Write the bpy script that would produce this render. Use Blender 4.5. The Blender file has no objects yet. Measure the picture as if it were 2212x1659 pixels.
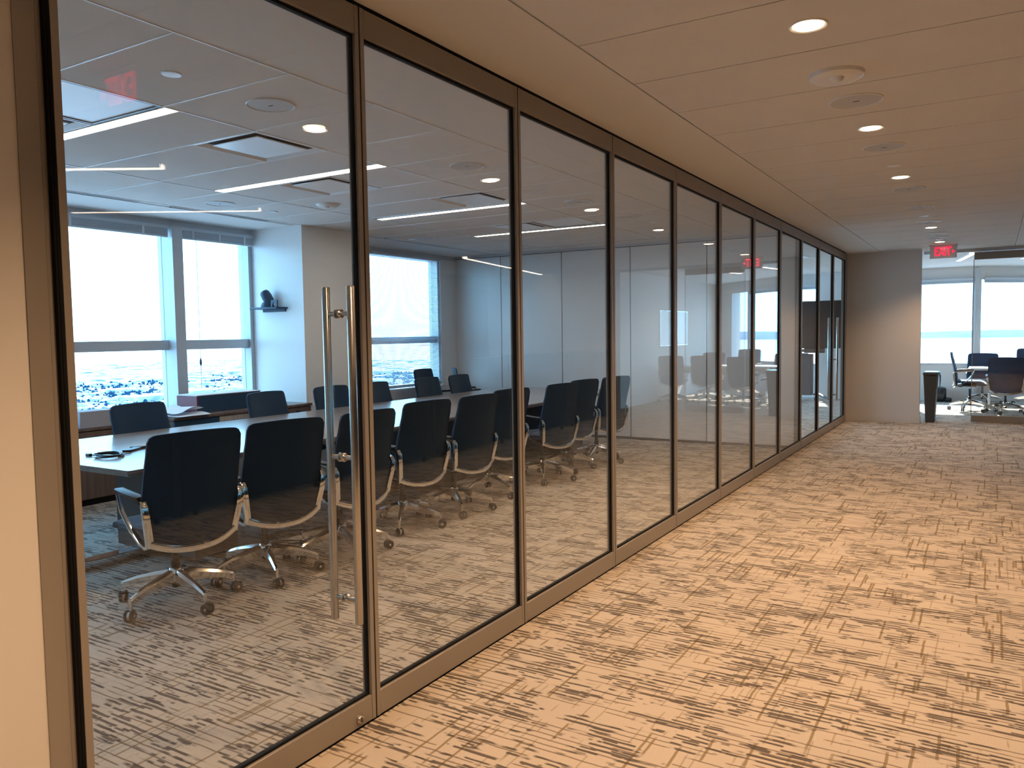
import bpy, bmesh, math, random
from mathutils import Vector, Matrix
random.seed(7)
S = bpy.context.scene
COL = S.collection
# ------------------------------------------------------------------ camera
F_PX, YAW, PITCH, ROLL = 1706.02, 0.5463, -0.0622, -0.0148
CAM = Vector((2.026, 0.0, 1.4766))
fw = Vector((-math.sin(YAW)*math.cos(PITCH), math.cos(YAW)*math.cos(PITCH), math.sin(PITCH)))
_r = fw.cross(Vector((0, 0, 1))).normalized(); _u = _r.cross(fw)
rt = _r*math.cos(ROLL) + _u*math.sin(ROLL); up = -_r*math.sin(ROLL) + _u*math.cos(ROLL)
cd = bpy.data.cameras.new('camera'); cam = bpy.data.objects.new('camera', cd); COL.objects.link(cam)
cd.sensor_width = 36.0; cd.lens = F_PX/2212*36; cd.clip_start = 0.05; cd.clip_end = 60000
cam.matrix_world = Matrix(((rt.x, up.x, -fw.x, CAM.x), (rt.y, up.y, -fw.y, CAM.y), (rt.z, up.z, -fw.z, CAM.z), (0, 0, 0, 1)))
S.camera = cam
# ------------------------------------------------------------------ world, sun, exposure
W = bpy.data.worlds.new('sky'); S.world = W; W.use_nodes = True
nt = W.node_tree; nt.nodes.clear()
wo = nt.nodes.new('ShaderNodeOutputWorld'); bg = nt.nodes.new('ShaderNodeBackground')
tc = nt.nodes.new('ShaderNodeTexCoord'); sx = nt.nodes.new('ShaderNodeSeparateXYZ'); rp = nt.nodes.new('ShaderNodeValToRGB')
nt.links.new(tc.outputs['Generated'], sx.inputs[0]); nt.links.new(sx.outputs['Z'], rp.inputs[0])
rp.color_ramp.elements[0].position = 0.0; rp.color_ramp.elements[0].color = (0.30, 0.68, 1.0, 1)
rp.color_ramp.elements[1].position = 0.8; rp.color_ramp.elements[1].color = (0.24, 0.56, 1.0, 1)
nt.links.new(rp.outputs[0], bg.inputs[0]); nt.links.new(bg.outputs[0], wo.inputs[0])
bg.inputs[1].default_value = 10.0
sl = bpy.data.lights.new('sun', 'SUN'); sun = bpy.data.objects.new('sun', sl); COL.objects.link(sun)
sl.energy = 26.0; sl.angle = 0.0093; sl.color = (1.0, 0.96, 0.9)
sun.rotation_euler = Vector((0.27, -1.0, -0.765)).to_track_quat('-Z', 'Y').to_euler(); sun.location = (-20, 80, 60)
S.view_settings.view_transform = 'Standard'; S.view_settings.look = 'None'
S.view_settings.exposure = 0.0; S.view_settings.gamma = 1.0; S.view_settings.use_curve_mapping = False
S.cycles.use_denoising = True
S.cycles.max_bounces = 10; S.cycles.transparent_max_bounces = 24; S.cycles.glossy_bounces = 5; S.cycles.diffuse_bounces = 5
S.cycles.sample_clamp_indirect = 12.0; S.cycles.caustics_reflective = False; S.cycles.caustics_refractive = False
WARM = (1.0, 0.63, 0.34)
NEUT = (1.0, 0.82, 0.64)
HT = 2.70

# ------------------------------------------------------------------ helpers
def ray(px, py): return fw + rt*((px-1106)/F_PX) + up*((829.5-py)/F_PX)
def onz(px, py, z): d = ray(px, py); return CAM + d*((z-CAM.z)/d.z)
def onx(px, py, x): d = ray(px, py); return CAM + d*((x-CAM.x)/d.x)
def ony(px, py, y): d = ray(px, py); return CAM + d*((y-CAM.y)/d.y)

class MB:
    def __init__(s): s.v = []; s.f = []
    def add(s, vs, fs):
        n = len(s.v); s.v += [tuple(v) for v in vs]; s.f += [tuple(i+n for i in f) for f in fs]; return s
    def box(s, x0, x1, y0, y1, z0, z1):
        if x0 > x1: x0, x1 = x1, x0
        if y0 > y1: y0, y1 = y1, y0
        if z0 > z1: z0, z1 = z1, z0
        return s.add([(x0,y0,z0),(x1,y0,z0),(x1,y1,z0),(x0,y1,z0),(x0,y0,z1),(x1,y0,z1),(x1,y1,z1),(x0,y1,z1)],
                     [(0,3,2,1),(4,5,6,7),(0,1,5,4),(1,2,6,5),(2,3,7,6),(3,0,4,7)])
    def quad(s, a, b, c, d): return s.add([a, b, c, d], [(0,1,2,3)])
    def rbox(s, x0, x1, y0, y1, z0, z1, r=0.01, seg=2):
        bm = bmesh.new(); bmesh.ops.create_cube(bm, size=1)
        for v in bm.verts: v.co = Vector(((x0+x1)/2+v.co.x*abs(x1-x0), (y0+y1)/2+v.co.y*abs(y1-y0), (z0+z1)/2+v.co.z*abs(z1-z0)))
        bmesh.ops.bevel(bm, geom=bm.edges[:], offset=r, segments=seg, affect='EDGES', profile=0.5)
        bm.verts.index_update(); s.add([v.co[:] for v in bm.verts], [[v.index for v in f.verts] for f in bm.faces]); bm.free(); return s
    def cyl(s, a, b, r0, r1=None, n=16, cap=True):
        a = Vector(a); b = Vector(b); r1 = r0 if r1 is None else r1
        t = (b-a).normalized(); p = t.orthogonal().normalized(); q = t.cross(p)
        vs = []; fs = []
        for c, r in ((a, r0), (b, r1)):
            for k in range(n):
                an = 2*math.pi*k/n; vs.append(c + p*(r*math.cos(an)) + q*(r*math.sin(an)))
        for k in range(n): fs.append((k, (k+1) % n, n+(k+1) % n, n+k))
        if cap: fs += [tuple(range(n-1, -1, -1)), tuple(range(n, 2*n))]
        return s.add(vs, fs)
    def lathe(s, c, prof, n=24, axis='z'):
        vs = []; fs = []; m = len(prof)
        for r, h in prof:
            for k in range(n):
                an = 2*math.pi*k/n; x, y = r*math.cos(an), r*math.sin(an)
                vs.append((c[0]+x, c[1]+y, c[2]+h) if axis == 'z' else ((c[0]+h, c[1]+x, c[2]+y) if axis == 'x' else (c[0]+x, c[1]+h, c[2]+y)))
        for j in range(m-1):
            for k in range(n): fs.append((j*n+k, j*n+(k+1) % n, (j+1)*n+(k+1) % n, (j+1)*n+k))
        fs += [tuple(range(n-1, -1, -1)), tuple(range((m-1)*n, m*n))]
        return s.add(vs, fs)
    def sweep(s, pts, prof, upv=(0, 0, 1), closed=False, scale=None):
        # prof: list of (side, up) offsets
        P = [Vector(p) for p in pts]; n = len(P); m = len(prof); vs = []; fs = []
        for i in range(n):
            if closed: t = (P[(i+1) % n]-P[i-1])
            else: t = P[min(i+1, n-1)]-P[max(i-1, 0)]
            t.normalize(); sd = t.cross(Vector(upv))
            if sd.length < 1e-5: sd = t.orthogonal()
            sd.normalize(); u2 = sd.cross(t); k = scale[i] if scale else 1
            for a, b in prof: vs.append(P[i] + sd*(a*k) + u2*(b*k))
        for i in range(n if closed else n-1):
            j = (i+1) % n
            for k in range(m): fs.append((i*m+k, i*m+(k+1) % m, j*m+(k+1) % m, j*m+k))
        if not closed: fs += [tuple(range(m-1, -1, -1)), tuple((n-1)*m+k for k in range(m))]
        return s.add(vs, fs)
    def mesh(s, name, mat=None, smooth=40):
        me = bpy.data.meshes.new(name); me.from_pydata(s.v, [], s.f); me.update()
        bm = bmesh.new(); bm.from_mesh(me); bmesh.ops.recalc_face_normals(bm, faces=bm.faces[:]); bm.to_mesh(me); bm.free()
        if smooth:
            me.polygons.foreach_set('use_smooth', [True]*len(me.polygons)); me.set_sharp_from_angle(angle=math.radians(smooth))
        if mat: me.materials.append(mat)
        return me
    def build(s, name, mat, parent=None, smooth=40):
        return link(name, s.mesh(name, mat, smooth), parent)
def link(name, me, parent=None):
    o = bpy.data.objects.new(name, me); COL.objects.link(o)
    if parent: o.parent = parent
    return o
def ring(r, n=8): return [(r*math.cos(2*math.pi*k/n), r*math.sin(2*math.pi*k/n)) for k in range(n)]
def B(x0, x1, y0, y1, z0, z1): return MB().box(x0, x1, y0, y1, z0, z1)
def thing(name, label, cat, loc=(0, 0, 0), rz=0.0, group=None):
    o = bpy.data.objects.new(name, None); COL.objects.link(o); o.location = loc; o.rotation_euler = (0, 0, rz)
    o.empty_display_size = 0.1
    return tag(o, label, cat, group)
def tag(o, label, cat, group=None, kind=None):
    if label: o['label'] = label
    if cat: o['category'] = cat
    if group: o['group'] = group
    if kind: o['kind'] = kind
    return o
def struct(o, label=None):
    o['kind'] = 'structure'
    if label: o['label'] = label
    return o
def sroot(name, label=None):
    o = bpy.data.objects.new(name, None); COL.objects.link(o); return struct(o, label)
def copy_tree(o, parent=None):
    c = o.copy(); COL.objects.link(c); c.parent = parent
    for ch in list(o.children): copy_tree(ch, c)
    return c
ORD = ['first', 'second', 'third', 'fourth', 'fifth', 'sixth', 'seventh', 'eighth', 'ninth', 'tenth', 'eleventh', 'twelfth', 'thirteenth', 'fourteenth', 'fifteenth', 'sixteenth', 'seventeenth', 'eighteenth']

# ------------------------------------------------------------------ materials
MATS = {}
def pbr(name, col, rough=0.6, metal=0.0, spec=0.5, noise=None, bump=None, coat=0.0, emit=None, estr=0.0, sheen=0.0):
    m = bpy.data.materials.new(name); m.use_nodes = True; n = m.node_tree; b = n.nodes['Principled BSDF']
    b.inputs['Base Color'].default_value = (*col, 1); b.inputs['Roughness'].default_value = rough; b.inputs['Metallic'].default_value = metal
    b.inputs['Specular IOR Level'].default_value = spec; b.inputs['Coat Weight'].default_value = coat; b.inputs['Coat Roughness'].default_value = 0.08
    b.inputs['Sheen Weight'].default_value = sheen
    if emit: b.inputs['Emission Color'].default_value = (*emit, 1); b.inputs['Emission Strength'].default_value = estr
    tc = n.nodes.new('ShaderNodeTexCoord')
    def mapped(sc):
        mp = n.nodes.new('ShaderNodeMapping'); mp.inputs['Scale'].default_value = sc if hasattr(sc, '__len__') else (sc, sc, sc)
        n.links.new(tc.outputs['Object'], mp.inputs[0]); return mp.outputs[0]
    if noise:
        sc, amt, col2 = noise
        nz = n.nodes.new('ShaderNodeTexNoise'); nz.inputs['Scale'].default_value = 1; nz.inputs['Detail'].default_value = 5; n.links.new(mapped(sc), nz.inputs['Vector'])
        mx = n.nodes.new('ShaderNodeMix'); mx.data_type = 'RGBA'; mx.inputs[6].default_value = (*col, 1); mx.inputs[7].default_value = (*col2, 1)
        mr = n.nodes.new('ShaderNodeMapRange'); mr.inputs[1].default_value = 0.35; mr.inputs[2].default_value = 0.65; mr.inputs[4].default_value = amt
        n.links.new(nz.outputs[0], mr.inputs[0]); n.links.new(mr.outputs[0], mx.inputs[0]); n.links.new(mx.outputs[2], b.inputs['Base Color'])
    if bump:
        sc, st, dist = bump
        nz = n.nodes.new('ShaderNodeTexNoise'); nz.inputs['Scale'].default_value = 1; nz.inputs['Detail'].default_value = 3; n.links.new(mapped(sc), nz.inputs['Vector'])
        bp = n.nodes.new('ShaderNodeBump'); bp.inputs['Strength'].default_value = st; bp.inputs['Distance'].default_value = dist
        n.links.new(nz.outputs[0], bp.inputs['Height']); n.links.new(bp.outputs[0], b.inputs['Normal'])
    MATS[name] = m; return m
def emis(name, col, st):
    m = bpy.data.materials.new(name); m.use_nodes = True; n = m.node_tree; n.nodes.clear()
    e = n.nodes.new('ShaderNodeEmission'); e.inputs[0].default_value = (*col, 1); e.inputs[1].default_value = st
    o = n.nodes.new('ShaderNodeOutputMaterial'); n.links.new(e.outputs[0], o.inputs[0]); MATS[name] = m; return m
def glass(name, tint, boost=1.0):
    # clear pane: unrefracted transmission plus Fresnel mirror on both faces
    m = bpy.data.materials.new(name); m.use_nodes = True; n = m.node_tree; n.nodes.clear()
    o = n.nodes.new('ShaderNodeOutputMaterial'); t = n.nodes.new('ShaderNodeBsdfTransparent'); g = n.nodes.new('ShaderNodeBsdfGlossy')
    t.inputs[0].default_value = (*tint, 1); g.inputs['Roughness'].default_value = 0.0; g.inputs[0].default_value = (1, 1, 1, 1)
    geo = n.nodes.new('ShaderNodeNewGeometry'); mi = n.nodes.new('ShaderNodeMix'); mi.inputs[2].default_value = 1.52; mi.inputs[3].default_value = 1/1.52
    n.links.new(geo.outputs['Backfacing'], mi.inputs[0])
    fr = n.nodes.new('ShaderNodeFresnel'); n.links.new(mi.outputs[0], fr.inputs[0])
    mu = n.nodes.new('ShaderNodeMath'); mu.operation = 'MULTIPLY'; mu.inputs[1].default_value = boost; mu.use_clamp = True
    n.links.new(fr.outputs[0], mu.inputs[0])
    mx = n.nodes.new('ShaderNodeMixShader'); n.links.new(mu.outputs[0], mx.inputs[0]); n.links.new(t.outputs[0], mx.inputs[1]); n.links.new(g.outputs[0], mx.inputs[2])
    n.links.new(mx.outputs[0], o.inputs[0]); MATS[name] = m; return m
def carpet():
    m = bpy.data.materials.new('woven_carpet'); m.use_nodes = True; n = m.node_tree; b = n.nodes['Principled BSDF']; L = n.links.new
    b.inputs['Roughness'].default_value = 0.95; b.inputs['Specular IOR Level'].default_value = 0.1
    geo = n.nodes.new('ShaderNodeNewGeometry'); sp = n.nodes.new('ShaderNodeSeparateXYZ'); L(geo.outputs['Position'], sp.inputs[0])
    # slight waver so that the streaks are not ruler straight
    wv = n.nodes.new('ShaderNodeTexNoise'); wv.inputs['Scale'].default_value = 9.0; L(geo.outputs['Position'], wv.inputs['Vector'])
    def math_(op, a, bb=None, c=None):
        k = n.nodes.new('ShaderNodeMath'); k.operation = op
        for i, v in enumerate((a, bb, c)):
            if v is None: continue
            if isinstance(v, (int, float)): k.inputs[i].default_value = v
            else: L(v, k.inputs[i])
        return k.outputs[0]
    def vec(x, y, z=0.0):
        k = n.nodes.new('ShaderNodeCombineXYZ')
        for i, v in enumerate((x, y, z)):
            if isinstance(v, (int, float)): k.inputs[i].default_value = v
            else: L(v, k.inputs[i])
        return k.outputs[0]
    def noise(v, detail=2.0, scale=1.0):
        k = n.nodes.new('ShaderNodeTexNoise'); k.inputs['Scale'].default_value = scale; k.inputs['Detail'].default_value = detail; L(v, k.inputs['Vector']); return k.outputs[0]
    def step(v, lo, hi):
        k = n.nodes.new('ShaderNodeMapRange'); k.inputs[1].default_value = lo; k.inputs[2].default_value = hi; L(v, k.inputs[0]); return k.outputs[0]
    X, Y = sp.outputs[0], sp.outputs[1]
    wob = math_('MULTIPLY', math_('SUBTRACT', wv.outputs[0], 0.5), 0.012)
    Yw = math_('ADD', Y, wob); Xw = math_('ADD', X, wob)
    def rows(pos, pitch, along, freq, seed, lo, hi, fill=0.8):
        rid = math_('FLOOR', math_('DIVIDE', pos, pitch))
        fr = math_('FRACT', math_('DIVIDE', pos, pitch))
        v = noise(vec(math_('MULTIPLY', along, freq), math_('MULTIPLY', rid, 7.37), seed), 2.5)
        return math_('MULTIPLY', step(v, lo, hi), step(fr, fill+0.06, fill))
    clus = noise(vec(math_('MULTIPLY', X, 4.0), math_('MULTIPLY', Y, 6.0), 3.1), 2.0)
    d1a = math_('MULTIPLY', rows(Yw, 0.0290, X, 6.5, 1.3, 0.49, 0.52, 0.42), step(clus, 0.44, 0.48))          # charcoal dashes, in clusters
    d1b = math_('MULTIPLY', rows(Yw, 0.0205, X, 8.0, 21.3, 0.53, 0.56, 0.48), step(clus, 0.49, 0.525))
    d1 = math_('MAXIMUM', d1a, d1b)
    d2 = rows(Yw, 0.0330, X, 3.0, 5.9, 0.475, 0.50, 0.19)                                                       # thin brown pick lines
    d3 = rows(Xw, 0.0125, Y, 1.7, 9.7, 0.630, 0.645, 0.80)                                                      # olive warp lines
    d4 = rows(Xw, 0.030, Y, 3.0, 14.2, 0.58, 0.60, 0.20)
    pile = noise(geo.outputs['Position'], 2.0, 320.0); big = noise(geo.outputs['Position'], 3.0, 2.3)
    def mix(f, a, c):
        k = n.nodes.new('ShaderNodeMix'); k.data_type = 'RGBA'
        L(f, k.inputs[0]) if not isinstance(f, float) else None
        for i, v in ((6, a), (7, c)):
            if isinstance(v, tuple): k.inputs[i].default_value = (*v, 1)
            else: L(v, k.inputs[i])
        return k.outputs[2]
    base = mix(step(pile, 0.3, 0.7), (0.42, 0.36, 0.30), (0.60, 0.52, 0.44))
    base = mix(math_('MULTIPLY', step(big, 0.4, 0.7), 0.35), base, (0.62, 0.52, 0.42))
    base = mix(math_('MULTIPLY', d4, 0.45), base, (0.25, 0.18, 0.10))
    base = mix(math_('MULTIPLY', d2, 0.72), base, (0.13, 0.085, 0.055))
    base = mix(math_('MULTIPLY', d3, 0.75), base, (0.20, 0.14, 0.065))
    base = mix(math_('MULTIPLY', d1, 0.9), base, (0.085, 0.07, 0.062))
    L(base, b.inputs['Base Color'])
    bp = n.nodes.new('ShaderNodeBump'); bp.inputs['Strength'].default_value = 0.35; bp.inputs['Distance'].default_value = 0.004
    L(pile, bp.inputs['Height']); L(bp.outputs[0], b.inputs['Normal']); return m
def cityground():
    m = bpy.data.materials.new('city_ground'); m.use_nodes = True; n = m.node_tree; b = n.nodes['Principled BSDF']; L = n.links.new
    b.inputs['Roughness'].default_value = 1.0; b.inputs['Specular IOR Level'].default_value = 0.0
    geo = n.nodes.new('ShaderNodeNewGeometry')
    a = n.nodes.new('ShaderNodeTexNoise'); a.inputs['Scale'].default_value = 0.008; a.inputs['Detail'].default_value = 9; a.inputs['Roughness'].default_value = 0.62; L(geo.outputs['Position'], a.inputs['Vector'])
    v = n.nodes.new('ShaderNodeTexVoronoi'); v.inputs['Scale'].default_value = 0.03; v.distance = 'CHEBYCHEV'; L(geo.outputs['Position'], v.inputs['Vector'])
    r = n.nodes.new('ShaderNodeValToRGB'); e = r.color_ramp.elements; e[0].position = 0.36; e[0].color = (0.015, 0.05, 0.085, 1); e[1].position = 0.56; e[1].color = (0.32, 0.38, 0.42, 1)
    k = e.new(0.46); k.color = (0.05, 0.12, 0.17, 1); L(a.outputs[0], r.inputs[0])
    sp = n.nodes.new('ShaderNodeSeparateColor'); L(v.outputs['Color'], sp.inputs[0])
    st = n.nodes.new('ShaderNodeMapRange'); st.inputs[1].default_value = 0.78; st.inputs[2].default_value = 0.80; L(sp.outputs[0], st.inputs[0])
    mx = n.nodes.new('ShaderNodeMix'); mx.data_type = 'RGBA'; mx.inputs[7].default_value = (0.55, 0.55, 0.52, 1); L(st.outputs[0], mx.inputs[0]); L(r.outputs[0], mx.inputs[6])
    L(mx.outputs[2], b.inputs['Base Color']); return m
def wood(name, c1, c2, rough=0.4, coat=0.0, axis=1):
    m = bpy.data.materials.new(name); m.use_nodes = True; n = m.node_tree; b = n.nodes['Principled BSDF']; L = n.links.new
    tc = n.nodes.new('ShaderNodeTexCoord'); mp = n.nodes.new('ShaderNodeMapping'); sc = [28, 28, 28]; sc[axis] = 1.2; mp.inputs['Scale'].default_value = sc
    L(tc.outputs['Object'], mp.inputs[0]); nz = n.nodes.new('ShaderNodeTexNoise'); nz.inputs['Scale'].default_value = 1; nz.inputs['Detail'].default_value = 6; L(mp.outputs[0], nz.inputs['Vector'])
    r = n.nodes.new('ShaderNodeValToRGB'); r.color_ramp.elements[0].position = 0.3; r.color_ramp.elements[0].color = (*c1, 1); r.color_ramp.elements[1].position = 0.7; r.color_ramp.elements[1].color = (*c2, 1)
    L(nz.outputs[0], r.inputs[0]); L(r.outputs[0], b.inputs['Base Color']); b.inputs['Roughness'].default_value = rough; b.inputs['Coat Weight'].default_value = coat; b.inputs['Coat Roughness'].default_value = 0.1
    return m
M_carpet = carpet()
M_tile = pbr('acoustic_tile', (0.70, 0.68, 0.65), 0.95, spec=0.1, bump=(180, 0.12, 0.002), noise=(3, 0.5, (0.66, 0.64, 0.61)))
M_gyp = pbr('painted_drywall', (0.70, 0.68, 0.65), 0.85, spec=0.2, bump=(120, 0.05, 0.001))
M_wall = pbr('wall_paint', (0.66, 0.63, 0.60), 0.8, spec=0.25, bump=(150, 0.06, 0.001))
M_dwall = pbr('dimmed_office_wall', (0.05, 0.065, 0.085), 0.8, spec=0.2, bump=(150, 0.06, 0.001))  # unseen office wall, its dimness put into the colour for darker reflections
M_white = pbr('white_wall_panel', (0.80, 0.80, 0.79), 0.32, spec=0.4, bump=(90, 0.02, 0.0006))
M_grid = pbr('ceiling_grid_metal', (0.80, 0.80, 0.78), 0.5)
M_tbar = pbr('white_ceiling_grid', (0.88, 0.88, 0.87), 0.25, spec=0.6)
M_frame = pbr('bronze_anodised_frame', (0.30, 0.265, 0.235), 0.42, metal=0.25, bump=(400, 0.03, 0.0004))
M_frame2 = pbr('window_frame_paint', (0.52, 0.54, 0.56), 0.45, metal=0.2)
M_gask = pbr('black_gasket', (0.004, 0.004, 0.005), 0.7, spec=0.2)
M_glass = glass('partition_glass', (0.945, 0.955, 0.95), 1.0)
M_glass2 = glass('dimmed_reflection_glass', (0.955, 0.965, 0.965), 0.3)  # mirror strength turned down by hand so the display behind stays dark
M_wglass = glass('window_glass', (0.97, 0.985, 0.985), 1.0)
M_edge = pbr('polished_glass_edge', (0.02, 0.07, 0.06), 0.15, spec=0.8)
M_steel = pbr('brushed_stainless', (0.56, 0.53, 0.49), 0.24, metal=1.0, bump=((600, 600, 8), 0.06, 0.0004))
M_alu = pbr('polished_aluminium', (0.80, 0.78, 0.75), 0.10, metal=1.0)
M_chrome = pbr('chrome', (0.85, 0.85, 0.86), 0.06, metal=1.0)
M_blk = pbr('black_plastic', (0.010, 0.010, 0.011), 0.35, spec=0.4)
M_pad = pbr('black_arm_pad', (0.008, 0.010, 0.013), 0.45)
M_fab = pbr('navy_chair_fabric', (0.008, 0.033, 0.075), 0.85, spec=0.2, sheen=0.25, noise=((350, 350, 350), 0.5, (0.004, 0.018, 0.042)), bump=((500, 500, 500), 0.15, 0.0008))
M_table = wood('walnut_table_top', (0.20, 0.145, 0.115), (0.30, 0.225, 0.18), 0.28, 0.35)
M_ped = pbr('dark_pedestal_laminate', (0.10, 0.085, 0.078), 0.35, noise=((20, 20, 2), 0.6, (0.07, 0.06, 0.055)))
M_cred = wood('walnut_cabinet', (0.13, 0.08, 0.06), (0.22, 0.145, 0.11), 0.4, 0.1, axis=2)
M_oak = wood('pale_oak_veneer', (0.42, 0.35, 0.28), (0.55, 0.47, 0.39), 0.45, 0.0, axis=2)
M_navy = pbr('navy_panel_and_shade', (0.015, 0.05, 0.10), 0.5)
M_red = pbr('maroon_edge', (0.16, 0.02, 0.03), 0.5)
M_paper = pbr('white_paper', (0.78, 0.78, 0.80), 0.9, spec=0.1)
M_card = pbr('grey_cardboard', (0.42, 0.40, 0.42), 0.85, spec=0.1)
M_blind = pbr('aluminium_blind_slat', (0.55, 0.60, 0.66), 0.45, metal=0.1)
M_tape = pbr('blind_ladder_tape', (0.70, 0.72, 0.74), 0.8)
M_plast = pbr('off_white_plastic', (0.74, 0.73, 0.70), 0.4)
M_grill = pbr('speaker_grille', (0.60, 0.61, 0.62), 0.55, noise=((420, 420, 420), 0.7, (0.36, 0.37, 0.38)))
M_dif = pbr('diffuser_enamel', (0.80, 0.82, 0.83), 0.28)
M_slot = pbr('slot_void', (0.006, 0.007, 0.008), 0.9)
M_lamp = emis('warm_lamp_lens', (1.0, 0.74, 0.46), 22.0)
M_bar = emis('linear_led_lens', (1.0, 0.88, 0.76), 36.0)
M_bar2 = emis('office_led_lens', (1.0, 0.80, 0.62), 12.0)
M_exit = emis('exit_letters_red', (1.0, 0.012, 0.045), 2.6)
M_acr = pbr('exit_sign_acrylic', (0.62, 0.63, 0.66), 0.12, spec=0.6)
M_tv = pbr('display_screen', (0.006, 0.008, 0.011), 0.09, spec=0.6)
M_cart = pbr('charcoal_cart', (0.03, 0.032, 0.037), 0.5)
M_bin = pbr('slate_bin_plastic', (0.055, 0.062, 0.075), 0.5)
M_bag = pbr('bin_liner_plastic', (0.012, 0.012, 0.014), 0.25)
M_wb = pbr('whiteboard_surface', (0.86, 0.87, 0.88), 0.15)
M_city = cityground()
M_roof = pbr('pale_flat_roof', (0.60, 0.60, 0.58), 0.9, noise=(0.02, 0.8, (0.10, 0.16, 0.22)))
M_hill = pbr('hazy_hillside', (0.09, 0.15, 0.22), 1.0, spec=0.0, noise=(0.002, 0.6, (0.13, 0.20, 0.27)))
M_wtable = pbr('white_table_laminate', (0.74, 0.74, 0.73), 0.35)

# ================================================================== SETTING
PLAN = [(-5.6, -3.2), (7.2, -3.2), (7.2, 14.3), (4.27, 14.3), (4.27, 20.72), (1.90, 18.52), (-5.6, 18.52)]
def prism(pts, z0, z1):
    n = len(pts); return MB().add([(x, y, z0) for x, y in pts]+[(x, y, z1) for x, y in pts], [tuple(range(n-1, -1, -1)), tuple(range(n, 2*n))]+[(k, (k+1) % n, n+(k+1) % n, n+k) for k in range(n)])
struct(prism(PLAN, -0.12, 0.0).build('floor', M_carpet), 'patterned tan carpet with charcoal dashes and olive lines')
ceil = struct(prism(PLAN, 2.722, 2.90).build('ceiling', M_grid), 'suspended ceiling')
def tile(x0, x1, y0, y1, parent, name='ceiling_tile', mat=None, g=0.004, z=HT):
    return B(x0+g, x1-g, y0+g, y1-g, z, 2.7215).build(name, mat or M_tile, parent, 0)
# corridor planks x 0.49..2.29, drywall margins
CY = [3.107+0.615*k for k in range(-10, 19)]
_tm = {}
for a, b in zip(CY[:-1], CY[1:]):
    if b > 14.15: b = 14.15
    if a >= b: continue
    tile(0.49, 2.29, a, b, ceil)
tile(-0.06, 0.49, -3.2, 14.15, ceil, 'ceiling_margin', M_gyp, 0.005)
tile(2.29, 7.19, -3.19, 14.15, ceil, 'ceiling_margin', M_gyp, 0.006)
prism([(-0.1, 14.156), (4.14, 14.156), (4.14, 20.4), (1.84, 18.28), (-0.1, 18.28)], HT, 2.7215).build('ceiling_margin', M_gyp, ceil, 0)
# conference room ceiling: rows of planks cut around lights and diffusers
RY = [2.067+0.6055*k for k in range(-3, 14)]
BARS = [(2.680, 2.775), (4.368, 4.478), (6.380, 6.470), (8.190, 8.268)]
DIFS = [(-2.30, -1.715, 3.278, 3.884), (-2.88, -2.30, 4.489, 5.094), (-2.30, -1.715, 5.70, 6.305), (-2.88, -2.30, 7.516, 8.122), (-2.90, -2.345, 2.067, 2.672)]
RETS = [(-2.30, -1.715, 7.516, 8.122), (-2.345, -1.715, 2.067, 2.672)]
tile(-0.78, -0.06, 0.25, 10.2, ceil, 'ceiling_margin', M_gyp, 0.004)
tile(-5.185, -4.50, 0.25, 10.2, ceil, 'ceiling_margin', M_gyp, 0.004)
for a, b in zip(RY[:-1], RY[1:]):
    b = min(b, 9.80)
    tile(-1.715, -0.78, a, b, ceil); tile(-4.40, -3.48, a, b, ceil)
    cuts = [(x0, x1) for (x0, x1, y0, y1) in DIFS+RETS if abs(y0-a) < 0.05]
    y0, y1 = a, b
    for (l0, l1) in BARS:
        if l0 < b and l1 > a:
            if l0-a < b-l1: y0 = l1+0.002
            else: y1 = l0-0.002
    xs = sorted(set([-3.48, -1.715] + [v for c in cuts for v in c]))
    for xa, xb in zip(xs[:-1], xs[1:]):
        if not any(abs(xa-c[0]) < 0.01 for c in cuts): tile(xa, xb, y0, y1, ceil)
gx = MB()
for a, b in ((-1.715, -0.78), (-4.40, -3.48), (-3.48, -1.715)):
    for yv in RY[1:]:
        if yv > 9.8: continue
        if a == -3.48 and any(l0-0.02 < yv < l1+0.02 for l0, l1 in BARS): continue
        B(a, b, yv-0.0038, yv+0.0038, 2.6965, 2.7215).build('grid_bar', M_tbar, ceil, 0)
for xv in (-0.78, -1.715, -3.48, -4.40): B(xv-0.0038, xv+0.0038, 0.3, 9.8, 2.6962, 2.7215).build('grid_bar', M_tbar, ceil, 0)
for a, b in ((-4.50, -4.40),):                                   # linear track between slots
    tile(a, b, 0.25, 10.2, ceil, 'ceiling_track', M_gyp, 0.010, 2.704)
tile(-4.40, -0.78, 9.80, 10.2, ceil, 'ceiling_margin', M_gyp, 0.008)
# room two ceiling
for k in range(7): tile(-2.6, -0.12, 10.35+k*1.13, 10.35+(k+1)*1.13, ceil)
tile(-5.6, -2.6, 10.35, 18.3, ceil, 'ceiling_margin', M_gyp, 0.006)

# walls
WL = struct(B(-0.14, 0.0, -3.2, 1.045, 0, 2.722).build('wall_left', M_wall), 'beige painted wall at the door jamb')
struct(B(0.0, 7.2, -3.3, -3.2, 0, 2.722).build('wall_back', M_wall))
struct(B(7.2, 7.3, -3.3, 21.2, 0, 2.722).build('wall_right', M_dwall))
struct(B(4.15, 7.2, 14.22, 14.32, 0, 2.722).build('wall_office', M_wall))
we = struct(B(-0.05, 1.075, 13.777, 13.90, 0, 2.722).build('wall_end', M_wall), 'pale painted wall closing the corridor')
bs = struct(MB().box(0.0, 1.087, 13.765, 13.777, 0.0, 0.118).box(1.075, 1.087, 13.777, 13.90, 0.0, 0.118).build('baseboard_end', M_wall))
struct(B(-5.3, -0.14, 0.15, 0.25, 0, 2.722).build('wall_near', M_wall))
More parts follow.
